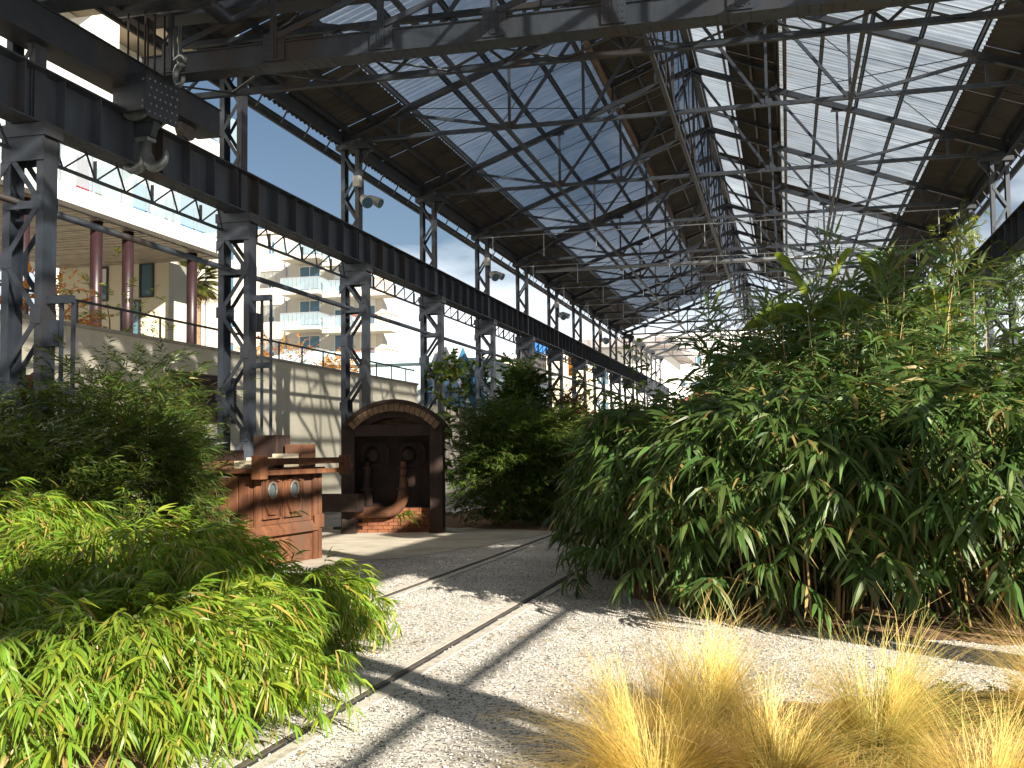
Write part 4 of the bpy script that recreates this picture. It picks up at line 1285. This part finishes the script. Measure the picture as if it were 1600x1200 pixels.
def clump(name, label, cat, sp, c, rx, ry, h, n, group=None, n_part=0, n_culm=10, sc=1.0, wisp=0, z0=.05, e=.62, culm_r=.008, culm_mat='culm', pbias=-.2, core=.35, part='leaf_spray', skew=(0, 0), stem='culm'):
    S = SP[sp]
    t = thing(name, label, cat, (c[0], c[1], 0.0), 0, group)
    th = rng.uniform(0, 2 * math.pi, n)
    sphi = rng.random(n) ** .85
    phi = np.arcsin(sphi)
    ph = rng.uniform(0, 6.28, 4)
    lump = 1 + .13 * np.sin(3 * th + ph[0]) * np.cos(2.5 * phi + ph[1]) + .10 * np.sin(5 * th + ph[2] + 4 * phi) + rng.normal(0, .05, n)
    f = np.where(rng.random(n) < core, rng.uniform(.45, .82, n), rng.uniform(.86, 1.02, n)) * lump
    cx = np.cos(phi) ** e
    sz = np.sin(phi) ** e
    pos = np.stack([rx * np.cos(th) * cx * f, ry * np.sin(th) * cx * f, z0 + (h - z0) * sz * (.5 + .5 * f)], 1)
    pos[:, 0] += skew[0] * pos[:, 2]; pos[:, 1] += skew[1] * pos[:, 2]
    pos[:, 2] = np.maximum(pos[:, 2], z0)
    az = th + rng.normal(0, .55, n)
    pit = pbias + phi * .55 + rng.normal(0, .32, n)
    s_ = sc * rng.uniform(.7, 1.25, n)
    if wisp:
        k = rng.integers(0, n, wisp)
        base = np.stack([rng.normal(0, rx * .5, wisp), rng.normal(0, ry * .5, wisp), np.zeros(wisp)], 1)
        wz = h * rng.uniform(.88, 1.12, wisp)
        pw = base.copy(); pw[:, 2] = wz
        pos = np.concatenate([pos, pw]); az = np.concatenate([az, rng.uniform(0, 6.28, wisp)])
        pit = np.concatenate([pit, rng.uniform(.2, .9, wisp)]); s_ = np.concatenate([s_, sc * rng.uniform(.7, 1.0, wisp)])
    order = np.argsort(((pos[:, :2] + np.array(c)[None]) ** 2).sum(1) + rng.normal(0, .4, len(pos)))
    pick = order[:n_part * 3:3] if n_part else order[:0]
    rest = np.setdiff1d(np.arange(len(pos)), pick)
    o = put('foliage', S.join(pos[rest], az[rest], pit[rest], s_[rest]), t)
    o['kind'] = 'stuff'
    for i in pick:
        q = put(part, S.meshes[int(rng.integers(0, len(S.meshes)))], t, tuple(pos[i]), (0, -pit[i], az[i]), (s_[i],) * 3)
    for i in range(n_culm):
        k = int(rng.integers(0, len(pos)))
        p1 = pos[k]
        b = np.array([p1[0] * rng.uniform(.25, .7), p1[1] * rng.uniform(.25, .7), 0])
        m1 = b * .4 + p1 * .6; m1[2] = p1[2] * .75 + .02; m1[:2] = b[:2] * .6 + p1[:2] * .4
        MB().tube([b, (b + m1) / 2, m1, p1], [culm_r, culm_r * .9, culm_r * .7, culm_r * .3], 5).build(stem, culm_mat, t)
    return t

# low bright bamboo in front of the rusty machine
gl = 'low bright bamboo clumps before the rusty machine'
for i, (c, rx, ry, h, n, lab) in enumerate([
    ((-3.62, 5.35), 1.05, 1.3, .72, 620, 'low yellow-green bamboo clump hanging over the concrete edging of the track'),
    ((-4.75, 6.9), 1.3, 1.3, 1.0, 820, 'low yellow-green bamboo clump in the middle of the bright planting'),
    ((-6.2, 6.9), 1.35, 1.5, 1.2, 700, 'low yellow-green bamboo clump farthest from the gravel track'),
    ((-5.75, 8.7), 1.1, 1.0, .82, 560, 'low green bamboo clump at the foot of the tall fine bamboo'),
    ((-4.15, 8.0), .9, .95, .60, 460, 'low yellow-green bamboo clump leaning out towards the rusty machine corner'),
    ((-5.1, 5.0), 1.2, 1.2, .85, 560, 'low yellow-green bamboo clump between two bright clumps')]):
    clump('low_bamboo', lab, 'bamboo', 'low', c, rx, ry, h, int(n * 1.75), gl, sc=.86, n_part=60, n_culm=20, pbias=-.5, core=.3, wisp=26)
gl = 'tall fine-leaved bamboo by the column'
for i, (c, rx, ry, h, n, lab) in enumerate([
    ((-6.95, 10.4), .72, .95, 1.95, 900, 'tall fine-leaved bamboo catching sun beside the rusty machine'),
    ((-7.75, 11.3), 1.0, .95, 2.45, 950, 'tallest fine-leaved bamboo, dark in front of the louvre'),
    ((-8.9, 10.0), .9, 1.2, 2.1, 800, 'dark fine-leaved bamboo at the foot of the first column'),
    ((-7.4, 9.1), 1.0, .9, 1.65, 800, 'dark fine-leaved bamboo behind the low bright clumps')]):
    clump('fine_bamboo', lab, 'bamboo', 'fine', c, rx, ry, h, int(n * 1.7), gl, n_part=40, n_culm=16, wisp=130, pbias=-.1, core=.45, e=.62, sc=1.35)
# broad-leaved thicket across the path
gl = 'broad-leaved bamboo thicket'
for i, (c, rx, ry, h, n, lab) in enumerate([
    ((.25, 10.55), 1.35, 1.4, 2.0, 760, 'broad-leaved dark bamboo behind the tuft of straw grass with the tallest blades'),
    ((1.95, 10.5), 1.4, 1.4, 2.1, 780, 'broad-leaved glossy bamboo lit by sun above the soil bed'),
    ((-1.0, 11.7), 1.05, 1.5, 1.95, 700, 'broad-leaved dark bamboo at the bend of the gravel path'),
    ((-1.72, 13.7), .85, 1.6, 1.6, 580, 'shaded low broad-leaved bamboo along the second rail'),
    ((3.5, 10.9), 1.4, 1.6, 2.05, 660, 'broad-leaved bamboo at the outer edge of the thicket under the crane beam'),
    ((.5, 13.2), 1.7, 1.6, 2.6, 760, 'broad-leaved bamboo in the heart of the thicket before the reeds'),
    ((2.7, 13.3), 1.7, 1.6, 2.35, 740, 'broad-leaved bamboo of the thicket below the vine-covered column'),
    ((-1.45, 17.2), .8, 1.9, 2.1, 520, 'shaded broad-leaved bamboo at the far end of the thicket by the path')]):
    clump('broad_bamboo', lab, 'bamboo', 'broad', c, rx, ry, h, int(n * 1.15), gl, n_part=60, n_culm=34, pbias=-.35, core=.3, e=.48, wisp=36, culm_r=.011)
# hedge beside the furnace and along the path
for i, (name, lab, cat, sp, c, rx, ry, h, n) in enumerate([
    ('hedge_shrub', 'dark green dense shrub pressed against the furnace side', 'shrub', 'mid', (-5.75, 21.9), .95, .9, 2.35, 900),
    ('hedge_shrub', 'dark green tall shrub behind the furnace by the path edge', 'shrub', 'mid', (-4.95, 23.0), .95, 1.2, 2.3, 900),
    ('cypress_shrub', 'slender bright green conical shrub rising above the hedge', 'shrub', 'tree', (-6.0, 24.4), .62, .62, 3.3, 700),
    ('red_shrub', 'reddish brown leaved shrub rising above the dark hedge', 'shrub', 'red', (-5.45, 25.2), .95, 1.1, 2.75, 750),
    ('hedge_shrub', 'green shrub of the hedge beyond the reddish shrub', 'shrub', 'mid', (-4.7, 27.2), .9, 1.2, 2.15, 650),
    ('sunny_bamboo', 'sunlit yellow-green bamboo beyond the white fence', 'bamboo', 'yellow', (-5.3, 33.0), 1.3, 1.5, 2.5, 600),
    ('sunny_bamboo', 'pale green bamboo further down the path past the white fence', 'bamboo', 'yellow', (-4.2, 38.0), 1.5, 2.0, 2.6, 600),
    ('hedge_shrub', 'dark shrub at the far end of the hall beneath the crane beam', 'shrub', 'mid', (-6.3, 43.5), 1.6, 2.5, 3.0, 500),
    ('hedge_shrub', 'broad dark shrub mass closing the path at the far end', 'shrub', 'mid', (-3.2, 47.0), 2.0, 2.5, 2.7, 600),
    ('far_bamboo', 'far bamboo bank continuing the thicket along the path', 'bamboo', 'yellow', (-2.2, 22.0), 1.1, 2.8, 2.1, 600),
    ('far_bamboo', 'far dark shrub bank behind the reeds by the columns', 'shrub', 'mid', (2.5, 24.0), 2.4, 4.0, 3.0, 800),
    ('far_bamboo', 'leafy bank in the middle of the hall beyond the reeds', 'shrub', 'mid', (-.2, 30.0), 2.0, 4.0, 3.2, 800),
    ('far_bamboo', 'dark leafy bank against the columns behind the reeds', 'shrub', 'mid', (4.1, 17.5), 1.2, 3.2, 2.6, 800),
    ]):
    clump(name, lab, cat, sp, c, rx, ry, h, int(n * 1.6), None, n_part=20 if i < 5 else 0, n_culm=8, wisp=50, pbias=.0, core=.4, sc=1.25 if i > 4 else 1.1, e=1.15 if name == 'cypress_shrub' else .65, culm_mat='stem', culm_r=.012, stem='stem')

# tall reeds above the thicket
def reeds(c, n, hmin, hmax, spread, lab):
    S = SP['reed']
    t = thing('giant_reed', lab, 'reed', (c[0], c[1], 0), 0, 'giant reeds above the thicket')
    pos, az, pit, sc = [], [], [], []
    for i in range(n):
        bx, by = rng.normal(0, spread * .55, 2)
        h = rng.uniform(hmin, hmax)
        lx, ly = bx + rng.normal(0, .22), by + rng.normal(0, .22)
        p0, p1 = np.array([bx, by, 0]), np.array([lx, ly, h])
        mid = p0 * .5 + p1 * .5; mid[:2] = p0[:2] * .65 + p1[:2] * .35
        MB().tube([p0, mid, p1], [.014, .012, .004], 5).build('culm', 'culm', t)
        a = rng.uniform(0, 6.28)
        k = int(h * 6.5)
        for j in range(k):
            f = .30 + .70 * (j + .5) / k
            q = p0 * (1 - f) + p1 * f
            q[2] = h * f
            a += 2.5 + rng.normal(0, .4)
            pos.append(q); az.append(a); pit.append(rng.uniform(.1, .8) if f < .95 else 1.1); sc.append(rng.uniform(.7, 1.2) * (1.1 - .35 * (f - .3)))
    o = put('foliage', S.join(np.array(pos), np.array(az), np.array(pit), np.array(sc)), t)
    o['kind'] = 'stuff'
    return t
for c, n, a, b, sp_, lab in (((-.4, 15.9), 14, 2.5, 3.4, .65, 'giant reed clump in front of the open hall end'), ((.35, 16.9), 13, 2.6, 3.5, .9, 'giant reed clump right around the banana stem'), ((1.5, 16.0), 20, 3.2, 4.25, .9, 'tallest giant reed clump between the banana and the columns'), ((2.4, 16.8), 12, 2.1, 2.7, .7, 'giant reed clump leaning towards the vine-covered column'), ((1.2, 14.6), 10, 2.3, 3.2, .9, 'giant reed clump rising out of the broad-leaved bamboo')):
    reeds(c, int(n * 1.9), a + .15, b + .15, sp_, lab)

# banana
def banana(loc, lab):
    t = thing('banana_plant', lab, 'banana plant', (loc[0], loc[1], 0))
    t.scale = (.82, .82, 1.13)
    MB().tube([(0, 0, 0), (.02, 0, 1.2), (.05, .02, 2.5), (.06, .02, 3.15)], [.13, .11, .08, .04], 12).build('stem', 'stem', t, True)
    me_mat = M['leaf']
    for az, pit, L, W, dr, zb in ((2.9, 1.0, 1.35, .50, .25, 3.0), (1.9, .55, 1.3, .5, .5, 3.0), (-2.9, .25, 1.4, .42, .4, 2.95), (.3, 1.05, 1.3, .5, .3, 3.05), (-.6, .45, 1.25, .48, .5, 2.95), (3.5, -.15, 1.1, .52, .3, 2.75), (-1.3, .5, 1.1, .5, .6, 2.9)):
        n = 11
        V, F, C = [], [], []
        ca, sa = math.cos(az), math.sin(az)
        rl_ = random.choice((-1, 1)) * random.uniform(.5, .95) if abs(ca) > .7 else random.uniform(-.3, .3)
        for i in range(n):
            s = i / (n - 1)
            x = L * s * math.cos(pit); z = L * s * math.sin(pit) - dr * L * s * s * .8
            w = W / 2 * (math.sin(math.pi * min(1, .12 + s * .9)) ** .6) * (1 if s < .97 else .25)
            if s < .12: w *= .25
            for k, q in enumerate((-1, -.5, 0, .5, 1)):
                yy = q * w * (1 + random.uniform(-.22, .06) * abs(q))
                zz = z + abs(q) * w * .25 + yy * math.sin(rl_)
                yy *= math.cos(rl_)
                V.append((x * ca - yy * sa, x * sa + yy * ca, zb + zz))
                c_ = (.19, .28, .04) if abs(q) > .1 else (.30, .34, .09)
                kk = random.uniform(.75, 1.2)
                if abs(q) > .9 and random.random() < .18: c_ = (.20, .13, .05)
                C.append((c_[0] * kk, c_[1] * kk, c_[2] * kk, 1))
        for i in range(n - 1):
            for k in range(4):
                a = i * 5 + k
                F.append((a, a + 1, a + 6, a + 5))
        me = np_mesh('banana_leaf', np.array(V), np.array(F))
        set_tint(me, np.array(C)); me.materials.append(me_mat)
        me.polygons.foreach_set('use_smooth', [True] * len(F))
        put('leaf', me, t)
banana((.45, 15.9), 'banana plant with broad bright leaves above the bamboo thicket')
banana((1.6, 16.3), 'second banana plant half hidden among the tallest reeds')

# climbing plants on steel
def climber(lab, pts, n, r, sc=1.0, sp='vine'):
    S = SP[sp]
    pts = [np.array(p, float) for p in pts]
    o0 = np.array([pts[0][0], pts[0][1], 0])
    t = thing('climbing_vine', lab, 'vine', tuple(o0))
    pos = []
    for i in range(n):
        k = rng.integers(0, len(pts) - 1)
        q = pts[k] + (pts[k + 1] - pts[k]) * rng.random() + rng.normal(0, r, 3) * np.array([1, 1, .8])
        pos.append(q - o0)
    pos = np.array(pos)
    o = put('foliage', S.join(pos, rng.uniform(0, 6.28, n), rng.normal(0, .5, n), sc * rng.uniform(.6, 1.2, n)), t)
    o['kind'] = 'stuff'
    MB().tube([tuple(p - o0) for p in pts], .014, 5).build('stem', 'bark', t)
climber('leafy vine climbing the column behind the furnace', [(-8.5, 25.7, 0), (-8.3, 25.6, 2.0), (-8.1, 25.5, 3.3), (-8.2, 25.6, 3.9)], 120, .22)
climber('leafy vine wrapped round the column past the hedge', [(-8.6, 45.7, 0), (-8.5, 45.6, 3), (-8.4, 45.7, 5.0)], 110, .35)
climber('leafy vine wrapped round the column near the open end', [(-8.6, 60.7, 0), (-8.5, 60.6, 4), (-8.4, 60.7, 8.0)], 150, .5, 1.3)
climber('bright vine climbing over the crane beam beside the reeds', [(4.7, 30.8, 0), (4.6, 30.7, 4), (4.45, 30.3, 6.2), (4.6, 30.6, 7.6)], 420, .30, 1.1, 'yellow')
climber('dark vine hanging under the crane beam behind the thicket', [(4.8, 20.8, 0), (4.7, 21.5, 4.8), (4.6, 24, 5.1), (4.7, 26, 4.6)], 420, .35, 1.2, 'mid')
climber('green vine on the column rising behind the broad bamboo', [(4.8, 15.9, 0), (4.8, 15.8, 2.5), (4.75, 15.9, 4.6)], 260, .28, 1.1, 'mid')

# straw grass tufts
def tuft(name, lab, c, n, Lm, spread, seed_col=(.90, .70, .27), green=(.30, .33, .10), pg=.25, lean=(0, 0)):
    t = thing(name, lab, 'grass tuft', (c[0], c[1], 0), 0, 'straw grass tufts in the soil bed')
    K = 6
    def blades(n):
        th = rng.uniform(0, 6.283, n)
        th = th + .35 * np.sin(3 * th + rng.uniform(0, 6))
        r0 = .07 * np.sqrt(rng.random(n))
        L = Lm * rng.uniform(.5, 1.15, n) * np.where(rng.random(n) < .06, 1.25, 1)
        out = spread * rng.beta(1.5, 1.3, n) * 1.5
        dx, dy = np.cos(th), np.sin(th)
        V = np.zeros((n, K, 2, 3))
        curl = rng.normal(0, .45, n)
        for j in range(K):
            s = j / (K - 1)
            el = (1.45 - out * .75) - (1.25 * out + .25) * s
            if j == 0:
                x = np.zeros(n); z = np.zeros(n)
            else:
                x = x + np.cos(el) * L / (K - 1); z = z + np.sin(el) * L / (K - 1)
            a = th + curl * s * s
            px = r0 * dx + np.cos(a) * x + lean[0] * s * L
            py = r0 * dy + np.sin(a) * x + lean[1] * s * L
            w = .0017 * (1 - .7 * s)
            wx, wy = -np.sin(a + .5) * w, np.cos(a + .5) * w
            V[:, j, 0] = np.stack([px - wx, py - wy, np.maximum(z, .004)], 1)
            V[:, j, 1] = np.stack([px + wx, py + wy, np.maximum(z, .004)], 1)
        k = rng.uniform(.7, 1.3, (n, 1))
        isg = (rng.random(n) < pg)[:, None]
        tip = np.where(isg, np.array(green)[None] * 1.1, np.array(seed_col)[None]) * k
        root = np.where(isg, np.array(green)[None], np.array([.46, .43, .13])[None]) * k
        C = np.zeros((n, K, 2, 4)); C[..., 3] = 1
        for j in range(K):
            s = j / (K - 1)
            C[:, j, :, :3] = (root * (1 - s) + tip * s)[:, None]
        F = []
        for j in range(K - 1):
            F += [(2 * j, 2 * j + 1, 2 * j + 3, 2 * j + 2)]
        F = (np.array(F)[None] + (np.arange(n) * 2 * K)[:, None, None]).reshape(-1, 4)
        me = np_mesh('grass_blades', V.reshape(-1, 3), F)
        set_tint(me, C.reshape(-1, 4)); me.materials.append(M['straw'])
        return me
    o = put('foliage', blades(n), t); o['kind'] = 'stuff'
    for q in range(8):
        o = put('blade_tress', blades(40), t, (0, 0, .002))
for lab, c, n, L, sp_, pg, ln in (
    ('straw grass tuft with the tallest blades beside the gravel', (-.48, 6.3), 3600, .66, .95, .12, (-.05, .03)),
    ('straw grass tuft spilling over the gravel edge', (-.62, 4.85), 3800, .72, 1.0, .06, (-.1, .05)),
    ('greenish straw grass tuft in the centre of the soil bed', (.38, 5.8), 4400, .70, 1.0, .34, (.05, .03)),
    ('straw grass tuft standing alone on the bare soil', (1.45, 6.5), 3200, .66, .95, .15, (-.05, .03)),
    ('short straw grass tuft between two larger tufts', (-.1, 5.1), 2400, .55, 1.0, .15, (0, .05)),
    ('low straw grass tuft at the soil edge', (.75, 4.95), 2200, .52, 1.0, .1, (0, .05))):
    tuft('straw_grass', lab, c, n, L, sp_, pg=pg, lean=ln)
gc = []
n = 260
gpos = np.stack([rng.uniform(.55, 1.35, n), rng.uniform(6.2, 7.2, n), rng.uniform(.02, .09, n)], 1)
o = put('ground_cover', SP['mid'].join(gpos, rng.uniform(0, 6.28, n), rng.uniform(0, .9, n), rng.uniform(.25, .5, n)), None)
tag(o, 'low green ground cover between the straw grass tufts', 'ground cover', kind='stuff')
# fallen straw and twigs on soil and gravel
n = 900
gpos = np.stack([rng.uniform(-.7, 3.2, n), rng.uniform(4.5, 7.6, n), np.full(n, .018)], 1)
V = leaves(gpos, np.stack([np.cos(a_ := rng.uniform(0, 6.28, n)), np.sin(a_), np.zeros(n)], 1), rng.uniform(.05, .2, n), np.full(n, .006), np.zeros(n), rng.normal(0, .2, n))
C = tints(n, (.34, .24, .1), .3)
me = SP['low'].to_mesh(V.reshape(-1, 3), np.repeat(C, 7, 0), 'litter')
tag(put('litter', me, None), 'dry fallen straw littering the soil bed', 'litter', kind='stuff')
n = 420
gpos = np.stack([rng.uniform(-5.2, 2.6, n), rng.uniform(5, 14.5, n), np.full(n, .016)], 1)
gpos = gpos[(np.abs(gpos[:, 0] + 1.6 - .12 * gpos[:, 1]) > .2)]
n = len(gpos)
V = leaves(gpos, np.stack([np.cos(a_ := rng.uniform(0, 6.28, n)), np.sin(a_), np.zeros(n)], 1), rng.uniform(.06, .14, n), rng.uniform(.008, .016, n), np.zeros(n), rng.normal(0, .3, n))
me = SP['low'].to_mesh(V.reshape(-1, 3), np.repeat(tints(n, (.30, .24, .09), .3), 7, 0), 'litter')
tag(put('leaf_litter', me, None), 'dry fallen bamboo leaves on the gravel path', 'litter', kind='stuff')

# palm on the terrace
def palm(loc, h, n, L, lab):
    t = thing('palm_tree', lab, 'palm tree', (loc[0], loc[1], loc[2]))
    MB().tube([(0, 0, 0), (.03, 0, h * .5), (0, 0, h)], [.24, .21, .24], 12).build('trunk', 'palmtrunk', t)
    for i in range(n):
        az = rng.uniform(0, 6.28); el = rng.uniform(-.9, 1.2)
        k = 26
        s = np.linspace(.0, 1, k)
        ang = np.linspace(-1.5, 1.5, k)
        st = L * .45
        base = np.array([math.cos(az) * math.cos(el), math.sin(az) * math.cos(el), math.sin(el)])
        side = np.array([-math.sin(az), math.cos(az), 0]); nrm = np.cross(side, base)
        P = np.tile(base * st + np.array([0, 0, h]), (k, 1))
        D = np.cos(ang)[:, None] * base + np.sin(ang)[:, None] * side + nrm * .1
        V = leaves(P, D, L * .6 * (1 - .18 * np.abs(ang)), np.full(k, .05), np.full(k, .18), rng.normal(0, .3, k))
        dead = el < -.45
        C = tints(k, (.30, .20, .07) if dead else (.13, .15, .035), .2)
        me = SP['low'].to_mesh(V.reshape(-1, 3), np.repeat(C, 7, 0), 'palm_frond')
        f = put('frond', me, t)
        MB().tube([(0, 0, h), tuple(base * st + np.array([0, 0, h]))], [.025, .015], 5).build('stalk', 'stem', f)
palm((-18.6, 31.2, 3.2), 4.0, 34, 1.15, 'shaggy fan palm on the terrace beside the cream stair wall')
palm((-18.2, 27.0, 3.2), 1.3, 16, .9, 'short fan palm below the taller palm on the terrace')
# terrace shrubs and trees
for lab, sp, c, rx, ry, h, n, z in (
    ('orange-leaved shrub behind the railing near the plum columns', 'amber', (-13.4, 17.2), .7, .9, 1.6, 90, 3.2),
    ('loose yellow-green sapling before the plum columns', 'yellow', (-13.9, 20.2), .9, 1.2, 2.3, 60, 3.2),
    ('amber-leaved tree in front of the balcony building', 'amber', (-22.5, 44.5), 2.2, 2.4, 3.6, 260, 3.2),
    ('amber-leaved tree by the lower balconies', 'amber', (-19.5, 46.0), 1.5, 1.6, 3.0, 160, 3.2),
    ('golden shrub near the blue shed', 'amber', (-17.4, 40.0), 1.2, 1.2, 2.0, 120, 3.2),
    ('slim green tree beside the glass gable', 'tree', (-11.2, 39.0), .8, .9, 4.8, 260, 0)):
    t = clump('terrace_shrub' if z else 'garden_tree', lab, 'shrub' if z else 'tree', sp, c, rx, ry, h, n, None, 0, 6, 1.1, 0, .4, .8, .02, 'bark', .1, .5, stem='stem')
    t.location.z = z
# trees outside the open side of the hall
def tree(loc, h, r, n, lab):
    t = thing('garden_tree', lab, 'tree', loc)
    MB().tube([(0, 0, 0), (.1, 0, h * .4), (0, .1, h * .7)], [.16, .12, .05], 8).build('trunk', 'bark', t)
    for k in range(6):
        a = k * 1.05 + rng.uniform(0, .5)
        MB().tube([(.07, 0, h * (.3 + .06 * k)), (math.cos(a) * r * .7, math.sin(a) * r * .7, h * (.55 + .06 * k))], [.06, .02], 6).build('limb', 'bark', t)
    d = rng.normal(0, 1, (n, 3)); d /= np.linalg.norm(d, axis=1, keepdims=True)
    cl = rng.normal(0, .5, (14, 3)); k = rng.integers(0, 14, n)
    pos = cl[k] + d * .34 * rng.random((n, 1)) ** .5
    pos = pos * np.array([r, r, h * .33]) + np.array([0, 0, h * .68])
    o = put('crown', SP['tree'].join(pos, rng.uniform(0, 6.28, n), rng.normal(0, .5, n), rng.uniform(1.2, 2.2, n)), t)
    o['kind'] = 'stuff'
for loc, h, r, n, lab in (((9.0, 27, 0), 4.6, 2.0, 420, 'small leafy tree outside the hall beyond the vine-covered crane beam'), ((8.5, 37, 0), 5.0, 2.2, 420, 'rounded tree outside the hall past the first small tree'), ((10.5, 50, 0), 5.5, 2.5, 420, 'bushy tree outside the hall near its open end')):
    tree(loc, h, r, n, lab)
wb = thing('white_annex', 'white low annex with a glazed front outside the open side', 'building', (0, 0, 0))
MB().box(13.5, 20, 24, 60, 0, 4.6).build('facade_wall', 'white', wb)
MB().box(13.2, 20.2, 23.8, 60.2, 4.601, 4.9).build('roof_edge', 'greymetal', wb)
for k in range(8):
    y = 26 + k * 4
    MB().box(13.46, 13.495, y, y + 2.6, 1.0, 3.4).build('window', 'glass_blue', wb)
# red flower spikes by the fence
ca = thing('canna_flower', 'crimson flower spikes above the white fence', 'flower', (-4.32, 29.6, 0))
for dx in (0, .09):
    MB().tube([(dx, 0, 0), (dx, 0, 1.6)], .01, 5).build('stalk', 'stem', ca)
    m = MB()
    for k in range(6):
        m.bar((dx, 0, 1.58 + k * .04), (dx + .05 * math.cos(k * 2.4) + .03, .05 * math.sin(k * 2.4), 1.66 + k * .04), .05, .02)
    m.build('petal', 'redcloth', ca)
